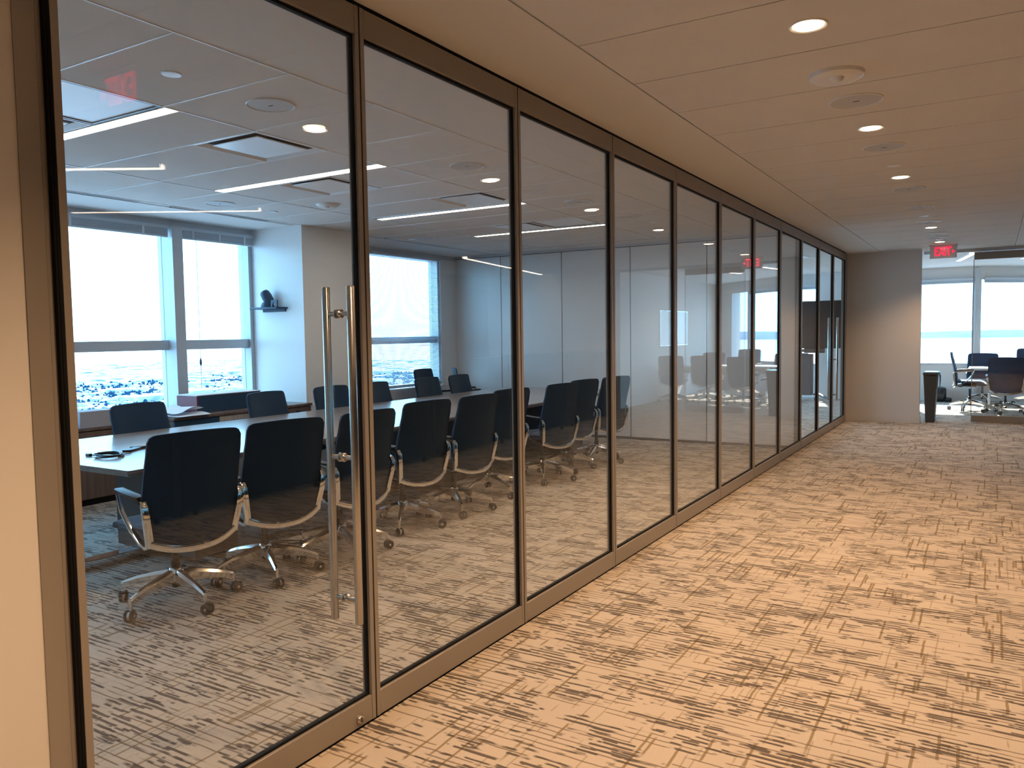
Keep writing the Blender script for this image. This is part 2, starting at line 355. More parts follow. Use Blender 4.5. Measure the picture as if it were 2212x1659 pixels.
# conference end wall of demountable panels
wfar = struct(B(-5.25, -0.05, 10.215, 10.33, 0, 2.722).build('wall_far', M_ped), 'white movable partition panels')
px = [-5.19, -4.342, -3.307, -2.244, -1.173, -0.06]
B(-5.25, -5.20, 10.195, 10.215, 0.02, 2.68).build('edge_post', M_white, wfar)
for a, b in zip(px[:-1], px[1:]): MB().rbox(a+0.0055, b-0.0055, 10.19, 10.214, 0.035, 2.655, 0.003, 1).build('panel', M_white, wfar)
B(-5.2, -0.05, 10.185, 10.214, 2.665, 2.70).build('head_track', M_frame2, wfar)
B(-5.2, -0.05, 10.197, 10.214, 0.0, 0.03).build('floor_seal', M_ped, wfar)
# window wall x = -5.2
XW = -5.20
ww = sroot('wall_window', 'window wall with pale column and sill')
B(XW-0.16, XW+0.02, 0.15, 6.21, 0, 0.72).build('sill_wall', M_wall, ww)
B(XW-0.16, XW+0.02, 7.40, 10.33, 0, 0.72).build('sill_wall', M_wall, ww)
B(XW-0.16, XW+0.02, 0.15, 10.33, 2.635, 2.722).build('header', M_frame2, ww)
B(XW-0.16, -4.39, 6.21, 7.30, 0, 2.722).build('column', M_white, ww)
B(XW-0.16, XW+0.02, 7.30, 8.15, 0.72, 2.635).build('pier', M_white, ww)
B(XW-0.16, XW+0.03, 9.78, 10.215, 0.72, 2.635).build('pier', M_white, ww)
B(XW-0.16, XW, 0.15, 0.9, 0.72, 2.635).build('pier', M_wall, ww)
B(XW+0.0, XW+0.12, 0.25, 6.205, 0.72, 0.742).build('sill', M_frame2, ww)
def window_x(n, y0, y1, label):
    w = sroot('window_%d' % n, label); d0, d1 = XW-0.16, XW+0.01
    B(d0, d1, y0, y0+0.05, 0.742, 2.635).build('window_frame', M_frame2, w); B(d0, d1, y1-0.05, y1, 0.742, 2.635).build('window_frame', M_frame2, w)
    B(d0, d1, y0+0.05, y1-0.05, 0.742, 0.78).build('window_frame', M_frame2, w); B(d0, d1, y0+0.05, y1-0.05, 2.60, 2.635).build('window_frame', M_frame2, w)
    B(XW-0.14, XW-0.02, y0+0.05, y1-0.05, 1.372, 1.472).build('transom', M_frame2, w)
    for z0, z1 in ((0.78, 1.372), (1.472, 2.60)): B(XW-0.10, XW-0.088, y0+0.05, y1-0.05, z0, z1).build('pane', M_wglass, w)
window_x(1, 0.9, 3.02, 'window bay behind the walnut cabinet'); window_x(2, 3.02, 5.19, 'wide window bay beside the mullion'); window_x(3, 5.19, 6.21, 'window bay between mullion and column'); window_x(4, 8.15, 9.78, 'window with lowered blinds beside the end wall')
B(XW-0.02, XW+0.10, 5.13, 5.25, 0.742, 2.635).build('mullion', M_frame2, ww)
B(XW-0.02, XW+0.10, 2.96, 3.08, 0.742, 2.635).build('mullion', M_frame2, ww)

# far facade y = 18.3 (left of the corner) and its chamfer to the right
YF = 18.3
fa = sroot('wall_facade', 'far facade wall under the windows')
B(-5.6, -1.18, YF, YF+0.3, 0, 0.72).build('sill_wall', M_wall, fa); B(0.2, 1.72, YF, YF+0.3, 0, 0.74).build('sill_wall', M_wall, fa)
B(-5.6, -1.18, YF, YF+0.3, 2.47, 2.722).build('header', M_wall, fa); B(0.2, 1.78, YF, YF+0.3, 2.47, 2.722).build('header', M_wall, fa)
B(-5.6, -2.75, YF, YF+0.3, 0.72, 2.47).build('pier', M_wall, fa); B(-1.18, 0.2, YF-0.20, YF+0.3, 0, 2.722).build('column', M_white, fa)
B(-2.75, -1.18, YF-0.02, YF+0.0, 0.70, 0.72).build('sill', M_frame2, fa)
def window_f(n, p0, p1, z0, z1, label, blind=None):
    w = sroot('window_%d' % n, label); p0 = Vector((*p0, 0)); p1 = Vector((*p1, 0)); d = (p1-p0); Ln = d.length; an = math.atan2(d.y, d.x)
    w.location = p0; w.rotation_euler = (0, 0, an)
    B(0, 0.045, 0.0, 0.14, z0, z1).build('window_frame', M_frame2, w); B(Ln-0.045, Ln, 0.0, 0.14, z0, z1).build('window_frame', M_frame2, w)
    B(0.045, Ln-0.045, 0.0, 0.14, z0, z0+0.03).build('window_frame', M_frame2, w); B(0.045, Ln-0.045, 0.0, 0.14, z1-0.03, z1).build('window_frame', M_frame2, w)
    B(0.045, Ln-0.045, 0.09, 0.10, z0+0.03, z1-0.03).build('pane', M_wglass, w); return w
window_f(5, (-2.75, YF), (-1.18, YF), 0.72, 2.47, 'small window behind the display cart')
window_f(6, (0.2, YF), (1.72, YF), 0.74, 2.47, 'window left of the corner post beyond the bin')
CH = [(1.78, YF), (4.15, 20.5)]
dv = (Vector((*CH[1], 0))-Vector((*CH[0], 0))).normalized(); nv = Vector((-dv.y, dv.x, 0))
def cham(t0, t1, z0, z1, name, mat, th=0.28):
    a = Vector((*CH[0], 0))+dv*t0; b = Vector((*CH[0], 0))+dv*t1
    vs = [a, b, b+nv*th, a+nv*th]; m = MB().add([(v.x, v.y, z0) for v in vs]+[(v.x, v.y, z1) for v in vs], [(0,3,2,1),(4,5,6,7),(0,1,5,4),(1,2,6,5),(2,3,7,6),(3,0,4,7)])
    return m.build(name, mat, fa)
LC = (Vector((*CH[1], 0))-Vector((*CH[0], 0))).length
cham(0, LC+0.2, 0, 0.74, 'sill_wall', M_wall); cham(0, LC+0.2, 2.47, 2.722, 'header', M_wall); cham(2.55, LC+0.2, 0.74, 2.47, 'pier', M_wall)
def cpt(t): v = Vector((*CH[0], 0))+dv*t; return (v.x, v.y)
window_f(7, cpt(0.02), cpt(1.75), 0.74, 2.47, 'angled corner window behind the meeting table'); window_f(8, cpt(1.75), cpt(2.55), 0.74, 2.47, 'narrow angled window beside the side wall')
MB().rbox(1.715, 1.80, YF-0.07, YF+0.16, 0.0, 2.66, 0.012, 2).build('corner_post', M_frame2, fa)
struct(B(4.15, 4.27, 14.32, 20.9, 0, 2.722).build('wall_side', M_wall), 'plain side wall of the far meeting room')

# ------------------------------------------------------------------ exterior
GZ = -200
tag(B(-24000, 24000, -8000, 28000, GZ-2, GZ-1).build('distant_bay', pbr('bay_water', (0.25, 0.34, 0.40), 0.22, spec=0.6, bump=(0.05, 0.4, 2.0)), None, 0), 'pale bay spread out in place of bright haze beyond the low city', 'water', kind='stuff')  # wide water sheet added so the far ground goes bright like haze
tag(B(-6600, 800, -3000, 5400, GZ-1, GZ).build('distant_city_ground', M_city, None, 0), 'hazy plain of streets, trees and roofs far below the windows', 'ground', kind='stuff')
cb = MB(); rnd = random.Random(3)
def place(): an = rnd.uniform(math.radians(98), math.radians(172)); d = 1050*math.exp(rnd.uniform(0, 1.45)); return d*math.cos(an), d*math.sin(an)
for k in range(4500):
    x, y = place(); w, l, h = rnd.uniform(8, 26), rnd.uniform(8, 34), rnd.uniform(4, 11)
    if k % 40 == 0: w, l, h = rnd.uniform(60, 150), rnd.uniform(50, 130), rnd.uniform(12, 20)
    cb.box(x-w/2, x+w/2, y-l/2, y+l/2, GZ, GZ+h)
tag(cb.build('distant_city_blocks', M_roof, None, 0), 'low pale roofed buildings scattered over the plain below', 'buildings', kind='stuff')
tr_ = MB(); cen = [(*place(), rnd.uniform(25, 150)) for k in range(420)]
for k in range(20000):
    x, y, r = cen[rnd.randrange(420)]; x += rnd.gauss(0, r*1.4); y += rnd.gauss(0, r); q = rnd.uniform(2.5, 6); h = rnd.uniform(5, 12)
    tr_.add([(x-q, y-q, GZ), (x+q, y-q, GZ), (x+q, y+q, GZ), (x-q, y+q, GZ), (x-q*0.6, y-q*0.6, GZ+h*0.75), (x+q*0.6, y-q*0.6, GZ+h*0.75), (x+q*0.6, y+q*0.6, GZ+h*0.75), (x-q*0.6, y+q*0.6, GZ+h*0.75), (x, y, GZ+h)], [(0,1,5,4),(1,2,6,5),(2,3,7,6),(3,0,4,7),(4,5,8),(5,6,8),(6,7,8),(7,4,8)])
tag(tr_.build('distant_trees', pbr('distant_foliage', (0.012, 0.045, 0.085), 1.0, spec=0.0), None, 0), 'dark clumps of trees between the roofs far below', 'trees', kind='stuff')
hb = MB()
for (ax, ay, bx_, by_, hh) in ((-7000, 18000, 5000, 21000, 260), (-11000, 14000, -3000, 19000, 160), (-1000, 19600, 12000, 21600, 330)):
    N = 24; vs = []; fs = []
    for i in range(N+1):
        t = i/N; x = ax+(bx_-ax)*t; y = ay+(by_-ay)*t; h = 0.6*hh*math.sin(math.pi*t)**0.7*(0.75+0.25*math.sin(9*t+hh))
        vs += [(x, y-800, GZ), (x, y, GZ+h), (x, y+800, GZ)]
    for i in range(N):
        for j in (0, 1): fs.append((i*3+j, i*3+j+1, i*3+4+j, i*3+3+j))
    hb.add(vs, fs)
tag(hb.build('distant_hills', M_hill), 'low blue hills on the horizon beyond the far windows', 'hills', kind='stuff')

# ================================================================== GLASS STOREFRONT
P0, DP = 1.1222, 1.1326
def glass_panel(y0, w, label, name='glass_partition_panel', gm=None, cat='glass panel', group='floor to ceiling glass panels along the corridor'):
    t = thing(name, label, cat, (0, y0, 0), 0, group)
    a, b = 0.004, w-0.004; D = 0.022
    B(-0.018, 0.019, a-0.0078, a-0.0002, 0.012, 2.682).build('joint_seal', M_gask, t)
    B(-D, D, a, a+0.020, 0.012, 2.682).build('stile', M_frame, t); B(-D, D, b-0.020, b, 0.012, 2.682).build('stile', M_frame, t)
    MB().rbox(-D, D, a+0.0205, b-0.0205, 0.012, 0.108, 0.002, 1).build('bottom_rail', M_frame, t)
    MB().rbox(-D, D, a+0.0205, b-0.0205, 2.580, 2.682, 0.002, 1).build('top_rail', M_frame, t)
    g = MB()
    for (p, q, z0, z1) in ((a+0.0205, a+0.026, 0.108, 2.58), (b-0.026, b-0.0205, 0.108, 2.58), (a+0.026, b-0.026, 0.108, 0.117), (a+0.026, b-0.026, 2.569, 2.58)):
        g.box(-0.010, 0.010, p, q, z0, z1)
    g.build('gasket', M_gask, t)
    B(-0.005, 0.005, a+0.0255, b-0.0255, 0.116, 2.570).build('glass_pane', gm or M_glass, t)
    return t
def pull_handle(t, yh):
    h = MB()
    for s in (-1, 1):
        bar = MB(); bar.lathe((s*0.060, yh, 0.425), [(0.0135, 0.0), (0.015, 0.002), (0.015, 1.233), (0.0135, 1.235)], 20).build('handle_bar', M_steel, t)
    for z in (0.512, 1.038, 1.562):
        p = MB().cyl((-0.050, yh, z), (0.050, yh, z), 0.0085, n=14); p.build('handle_post', M_steel, t)
        MB().lathe((-0.016, yh, z), [(0.013, 0), (0.0165, 0.003), (0.0165, 0.0095), (0.013, 0.0105)], 18, 'x').build('handle_collar', M_steel, t)
        MB().lathe((0.0055, yh, z), [(0.013, 0), (0.0165, 0.001), (0.0165, 0.0075), (0.013, 0.0105)], 18, 'x').build('handle_collar', M_steel, t)
def lock(t, y, z=0.045):
    c = MB().lathe((0.022, y, z), [(0.017, 0), (0.017, 0.008), (0.014, 0.012), (0.0115, 0.0125)], 22, 'x').build('lock_cylinder', M_steel, t)
    MB().box(0.0340, 0.0352, y-0.0012, y+0.0012, z-0.008, z+0.005).cyl((0.0340, y, z+0.004), (0.0353, y, z+0.004), 0.0032, n=10).build('keyhole', M_gask, c)
d1 = glass_panel(P0, DP, 'glass swing door with long steel pull handle, nearest the beige wall jamb', 'glass_door', None, 'door', 'glass doors with pull handles')
pull_handle(d1, 2.13-P0); lock(d1, 2.156-P0)
for i in range(1, 10):
    glass_panel(P0+DP*i, DP, '%s fixed glass panel past the conference room door' % ORD[i-1], gm=M_glass2 if i >= 8 else None)
d2 = glass_panel(P0+DP*10, DP, 'glass swing door with long steel pull handle beside the corridor end wall', 'glass_door', M_glass2, 'door', 'glass doors with pull handles')
pull_handle(d2, 0.112); lock(d2, 0.13)
j1 = sroot('trim_1', 'bronze jamb between beige wall and glass door')
B(-0.05, 0.004, 1.045, 1.098, 0, 2.70).build('jamb_face', M_frame, j1); B(-0.05, 0.002, 1.0995, 1.1125, 0, 2.70).build('jamb_stop', M_frame, j1); B(-0.03, 0.017, 1.1127, 1.1258, 0, 2.70).build('jamb_reveal', M_gask, j1)
j2 = sroot('trim_2', 'grey jamb filling the gap to the end wall'); B(-0.05, 0.004, P0+DP*11+0.004, 13.777, 0, 2.70).build('jamb_face', M_frame, j2)
j3 = sroot('trim_3', 'dark shadow gap and head channel over the glass panels')
B(-0.014, 0.014, 1.12, 13.58, 2.684, 2.70).build('head_channel', M_gask, j3); B(-0.012, 0.012, 1.12, 13.58, 0.0, 0.011).build('floor_channel', M_gask, j3)

# ================================================================== CEILING FITTINGS
def spot(parent, loc, energy, col, ang=125, blend=0.7, rad=0.05):
    l = bpy.data.lights.new('lamp_light', 'SPOT'); o = bpy.data.objects.new('lamp_light', l); COL.objects.link(o); o.parent = parent; o.location = loc
    l.energy = energy; l.color = col; l.spot_size = math.radians(ang); l.spot_blend = blend; l.shadow_soft_size = rad; return o
DLm = {'trim': MB().lathe((0, 0, 0), [(0.058, -0.001), (0.072, -0.006), (0.076, -0.003), (0.076, 0.0), (0.058, 0.0)], 28).mesh('trim_ring', M_plast),
       'lens': MB().lathe((0, 0, 0), [(0.001, -0.0045), (0.057, -0.0045), (0.057, 0.0), (0.001, 0.0)], 28).mesh('lens', M_lamp)}
def downlight(x, y, label, energy, col=WARM, group='round recessed corridor downlights', ang=125):
    t = thing('recessed_downlight', label, 'ceiling light', (x, y, HT), 0, group)
    link('trim_ring', DLm['trim'], t); link('lens', DLm['lens'], t); spot(t, (0, 0, -0.03), energy, col, ang)
    return t
E1 = 178
for k, y in enumerate((-0.45, 1.46, 3.41, 5.32, 7.155, 10.9, 12.773)):
    lab = 'warm downlight in the corridor ceiling, %s' % ('over the corridor before the near exit sign', 'beside the near exit sign by the glass door', 'just before the white occupancy sensor', 'between the two nearest round speakers', 'just past the small sprinkler cap', 'between two speakers near the exit sign', 'directly before the exit sign')[k]
    downlight(1.37, y, lab, E1 if y < 9 else E1*0.5)
for k, y in enumerate((3.452, 5.339, 7.186, 9.05)):
    downlight(-1.40, y, 'small warm downlight in the conference room ceiling, %s from the door' % ORD[k], 40, NEUT, 'conference room downlights')
SPm = {'rim': MB().lathe((0, 0, 0), [(0.126, -0.002), (0.131, -0.008), (0.136, -0.005), (0.136, 0.0), (0.126, 0.0)], 36).mesh('rim', M_plast),
       'grille': MB().lathe((0, 0, 0), [(0.001, -0.0055), (0.126, -0.004), (0.126, 0.0), (0.001, 0.0)], 36).mesh('grille', M_grill),
       'badge': MB().box(-0.016, 0.016, -0.003, 0.003, -0.0068, -0.005).mesh('badge', M_slot)}
def speaker(x, y, label, group, s=1.0):
    t = thing('ceiling_speaker', label, 'speaker', (x, y, HT), 0, group); t.scale = (s, s, 1)
    for k in ('rim', 'grille', 'badge'): link(k, SPm[k], t)
for k, y in enumerate((4.646, 5.913, 7.78, 9.016, 10.285, 11.621, 12.109)):
    speaker(1.38, y, 'round grey speaker in the corridor ceiling, %s after the occupancy sensor' % ORD[k], 'corridor ceiling speakers', 1.0 if k < 3 else 0.95)
for k, (x, y) in enumerate(((-1.232, 2.965), (-1.24, 4.792), (-1.267, 6.659), (-1.242, 7.817), (-3.952, 4.808), (-4.026, 7.922))):
    speaker(x, y, 'round speaker in the conference room ceiling, %s along the %s side' % (ORD[k if k < 4 else k-4], 'corridor' if k < 4 else 'window'), 'conference room ceiling speakers', 0.93)
# occupancy sensor, smoke detector, sprinklers
t = thing('occupancy_sensor', 'white round occupancy sensor with small dome in corridor ceiling', 'sensor', (1.364, 4.123, HT))
MB().lathe((0, 0, 0), [(0.085, -0.028), (0.105, -0.026), (0.122, -0.016), (0.126, 0.0), (0.08, 0.0)], 36).build('housing', M_plast, t)
MB().lathe((0.01, -0.035, -0.028), [(0.012, -0.022), (0.024, -0.016), (0.031, -0.004), (0.032, 0.001), (0.012, 0.001)], 24).build('lens_dome', M_plast, t)
MB().box(-0.010, 0.010, 0.006, 0.010, -0.0292, -0.028).build('indicator', M_slot, t)
t = thing('smoke_detector', 'white smoke detector in conference room ceiling beyond the long light bar', 'detector', (-3.218, 5.412, HT))
MB().lathe((0, 0, 0), [(0.055, -0.034), (0.075, -0.030), (0.098, -0.018), (0.106, -0.008), (0.106, 0.0), (0.05, 0.0)], 30).build('housing', M_plast, t)
MB().lathe((0.03, -0.04, -0.032), [(0.008, -0.012), (0.018, -0.008), (0.022, 0.0), (0.008, 0.0)], 16).build('lens_dome', M_plast, t)
SPK = MB().lathe((0, 0, 0), [(0.030, -0.007), (0.042, -0.006), (0.046, -0.001), (0.046, 0.0), (0.02, 0.0)], 24).mesh('cover_plate', M_dif)
for x, y, lab in ((1.37, 6.617, 'small round sprinkler cap in the corridor ceiling'), (1.37, 9.73, 'tiny sprinkler cap in the corridor ceiling before the exit sign'), (-1.227, 2.375, 'shiny sprinkler cap in the conference room ceiling near the door'), (-3.941, 5.416, 'small sprinkler cap in the ceiling near the window column'), (-4.24, 7.934, 'small sprinkler cap in the ceiling beside the slot diffuser'), (-1.209, 8.396, 'small sprinkler cap in the ceiling near the end wall'), (1.38, 12.45, 'dark sprinkler cap just before the exit sign')):
    t = thing('sprinkler_cap', lab, 'sprinkler', (x, y, HT), 0, 'ceiling sprinkler caps'); link('cover_plate', SPK, t)
# linear lights
def light_bar(x0, x1, y0, y1, label, group, mat=M_bar):
    t = thing('linear_ceiling_light', label, 'ceiling light', ((x0+x1)/2, (y0+y1)/2, HT), 0, group); hx, hy = (x1-x0)/2, (y1-y0)/2
    MB().box(-hx, hx, -hy, -hy+0.007, -0.004, 0.021).box(-hx, hx, hy-0.007, hy, -0.004, 0.021).box(-hx, -hx+0.006, -hy+0.007, hy-0.007, -0.004, 0.021).box(hx-0.006, hx, -hy+0.007, hy-0.007, -0.004, 0.021).build('housing', M_grid, t)
    B(-hx+0.006, hx-0.006, -hy+0.007, hy-0.007, -0.001, 0.018).build('lens', mat, t); return t
for k, (a, b) in enumerate(BARS): light_bar(-3.478, -1.717, a, b, 'slim glowing linear light across the conference table, %s from the door' % ORD[k], 'conference room linear lights')
light_bar(-1.30, -1.20, 13.2, 15.0, 'linear light over the display cart room', 'far room linear lights')
def obl_bar(p, q, label):
    p = Vector((*p, 0)); q = Vector((*q, 0)); d = q-p; t = thing('linear_ceiling_light', label, 'ceiling light', ((p.x+q.x)/2, (p.y+q.y)/2, HT), math.atan2(d.y, d.x), 'slanted linear lights'); h = d.length/2
    MB().box(-h, h, -0.045, -0.038, -0.03, 0.0).box(-h, h, 0.038, 0.045, -0.03, 0.0).build('housing', M_grid, t); B(-h+0.004, h-0.004, -0.038, 0.038, -0.028, -0.002).build('lens', M_bar2, t)
obl_bar((1.72, 14.95), (1.48, 16.3), 'short linear light above the far meeting room entrance'); obl_bar((2.75, 15.5), (2.45, 16.6), 'linear light over the far meeting table')
obl_bar((3.65, 3.08), (2.95, 3.53), 'short slanted linear light over the open office'); obl_bar((5.33, 4.24), (3.87, 5.19), 'slanted linear light deeper in the open office'); obl_bar((5.0, 10.2), (6.19, 16.0) if False else (5.74, 14.0), 'long linear light along the open office wall')
# diffusers
def diffuser(x0, x1, y0, y1, label):
    t = thing('square_air_diffuser', label, 'air diffuser', ((x0+x1)/2, (y0+y1)/2, HT), 0, 'square ceiling air diffusers'); h, k = (x1-x0)/2-0.005, (y1-y0)/2-0.005
    m = MB(); o = [(-h, -k), (h, -k), (h, k), (-h, k)]; i1 = [(a*0.86, b*0.86) for a, b in o]
    vs = [(a, b, -0.004) for a, b in o] + [(a*0.965, b*0.965, -0.006) for a, b in o] + [(a, b, 0.016) for a, b in i1] + [(a, b, 0.0205) for a, b in i1] + [(a, b, 0.0205) for a, b in o]
    fs = []
    for L in range(4):
        for q in range(4): fs.append((L*4+q, L*4+(q+1) % 4, L*4+4+(q+1) % 4, L*4+4+q))
    for q in range(4): fs.append((16+q, 16+(q+1) % 4, (q+1) % 4, q))
    m.add(vs, fs); m.build('frame', M_dif, t, 25)
    B(-h*0.85, h*0.85, -k*0.85, k*0.85, 0.0175, 0.0205).build('neck', M_slot, t)
    MB().rbox(-h*0.71, h*0.71, -k*0.71, k*0.71, -0.004, 0.004, 0.003, 1).build('plaque', M_dif, t); B(-0.01, 0.01, -0.01, 0.01, 0.004, 0.0175).build('hanger', M_slot, t)
for k, d in enumerate(DIFS): diffuser(*d, 'square air diffuser in the conference room ceiling, ' + ('beside the speaker past the door', 'behind the second light bar', 'in front of the third light bar', 'before the fourth light bar', 'next to the first light bar')[k])
diffuser(-1.15, -0.55, 13.6, 14.2, 'square air diffuser in the display cart room ceiling')
for k, (x0, x1, y0, y1) in enumerate(RETS):
    t = thing('return_air_panel', 'smooth return air panel beside the %s light bar' % ('fourth', 'first')[k], 'air grille', ((x0+x1)/2, (y0+y1)/2, HT), 0, 'return air panels'); h, q = (x1-x0)/2-0.004, (y1-y0)/2-0.004
    MB().box(-h, h, -q, -q+0.018, -0.003, 0.02).box(-h, h, q-0.018, q, -0.003, 0.02).box(-h, -h+0.018, -q+0.018, q-0.018, -0.003, 0.02).box(h-0.018, h, -q+0.018, q-0.018, -0.003, 0.02).build('frame', M_ped, t)
    B(-h+0.018, h-0.018, -q+0.018, q-0.018, 0.002, 0.02).build('face', M_dif, t)
def slot(x, y0, y1, label):
    t = thing('slot_diffuser', label, 'air diffuser', (x, (y0+y1)/2, HT), 0, 'slot diffusers by the windows'); h = (y1-y0)/2
    B(-0.050, -0.012, -h, h, 0.0, 0.0035).build('slot_void', M_slot, t); B(0.012, 0.034, -h, h, 0.0, 0.0035).build('slot_void', M_slot, t)
    for q in (-0.056, -0.008, 0.038): B(q-0.004, q+0.004, -h, h, -0.002, 0.0035).build('blade', M_dif, t)
slot(-4.45, 3.2, 4.35, 'black slot diffuser in the ceiling above the walnut cabinet'); slot(-4.45, 4.68, 5.83, 'black slot diffuser in the ceiling before the column'); slot(-4.45, 7.69, 8.98, 'black slot diffuser in the ceiling near the end wall')
t = thing('slot_diffuser', 'thin slot diffuser running along the end wall', 'air diffuser', (-2.5, 9.83, HT), 0, 'slot diffusers by the windows'); B(-1.9, 1.6, -0.012, 0.012, 0.0, 0.004).build('slot_void', M_slot, t); B(-1.9, 1.6, 0.013, 0.019, -0.002, 0.004).build('blade', M_dif, t)
# exit signs
def text_mesh(txt, size, depth, name):
    c = bpy.data.curves.new(name, 'FONT'); c.body = txt; c.size = size; c.extrude = depth; c.align_x = 'CENTER'; c.align_y = 'CENTER'; c.offset = 0.0015
    o = bpy.data.objects.new(name, c); COL.objects.link(o); dg = bpy.context.evaluated_depsgraph_get()
    me = bpy.data.meshes.new_from_object(o.evaluated_get(dg)); bpy.data.objects.remove(o); bpy.data.curves.remove(c); me.materials.append(M_exit); return me
EXM = [text_mesh(ch, 0.165, 0.003, 'letter') for ch in 'EXIT']
def exit_sign(x, y, label):
    t = thing('exit_sign', label, 'exit sign', (x, y, HT), 0, 'red lit exit signs')
    MB().rbox(-0.19, 0.19, -0.03, 0.03, -0.014, 0.0, 0.004, 1).build('canopy', M_plast, t)
    MB().rbox(-0.175, 0.178, -0.005, 0.005, -0.195, -0.014, 0.002, 1).build('plate', M_acr, t)
    for me, dx, wsc in zip(EXM, (-0.088, -0.022, 0.030, 0.074), (0.62, 0.62, 0.7, 0.62)):
        o = link('letter', me, t); o.location = (dx, -0.0085, -0.100); o.rotation_euler = (math.pi/2, 0, 0); o.scale = (wsc, 1.08, 1)
    MB().add([(0.118, -0.0058, -0.075), (0.150, -0.0058, -0.10), (0.118, -0.0058, -0.125), (0.118, -0.0088, -0.075), (0.150, -0.0088, -0.10), (0.118, -0.0088, -0.125)], [(0,1,2),(3,5,4),(0,3,4,1),(1,4,5,2),(2,5,3,0)]).build('arrow', M_exit, t)
exit_sign(1.387, 13.30, 'edge lit red EXIT sign with arrow hanging before the end wall'); exit_sign(1.36, 2.21, 'edge lit red EXIT sign with arrow hanging across from the near glass door')

# ================================================================== CONFERENCE TABLE
t = thing('conference_table', 'long walnut conference table with slab pedestals and chrome feet', 'table', (-2.985, 6.1, 0))
tp = MB(); o = []
XA, XB, YA, YB = 0.855, -0.86, -3.45, 3.45
out = [(XB, YA), (XA-0.01, YA), (XA, YA+0.01), (XA, YB-0.35), (XA-0.22, YB), (XB+0.22, YB), (XB, YB-0.35)]
n = len(out)
cx = sum(p[0] for p in out)/n; cy = sum(p[1] for p in out)/n
lay = [[(x, y, 0.740) for x, y in out], [(x, y, 0.722) for x, y in out], [(x*0.975, y*0.994, 0.700) for x, y in out]]
tp.add([v for L in lay for v in L], [tuple(range(n-1, -1, -1))] + [(L*n+k, L*n+(k+1) % n, (L+1)*n+(k+1) % n, (L+1)*n+k) for L in range(2) for k in range(n)] + [tuple(range(2*n, 3*n))])
tp.build('table_top', M_table, t, 20)
for yy in (-2.87, -0.15, 2.45):
    MB().rbox(-0.21, 0.635, yy, yy+0.34, 0.055, 0.70, 0.004, 1).build('pedestal', M_ped, t)
    for xx in (0.0,): MB().rbox(xx-0.055, xx+0.055, yy-0.43, yy+0.75, 0.0, 0.055, 0.005, 1).build('foot', M_chrome, t)
    MB().rbox(-0.30, 0.765 if yy < -2 else 0.66, yy+0.10, yy+0.20, 0.0, 0.054, 0.005, 1).build('cross_foot', M_chrome, t)
B(-0.02, 0.02, -2.45, 2.35, 0.62, 0.70).build('beam', M_ped, t)

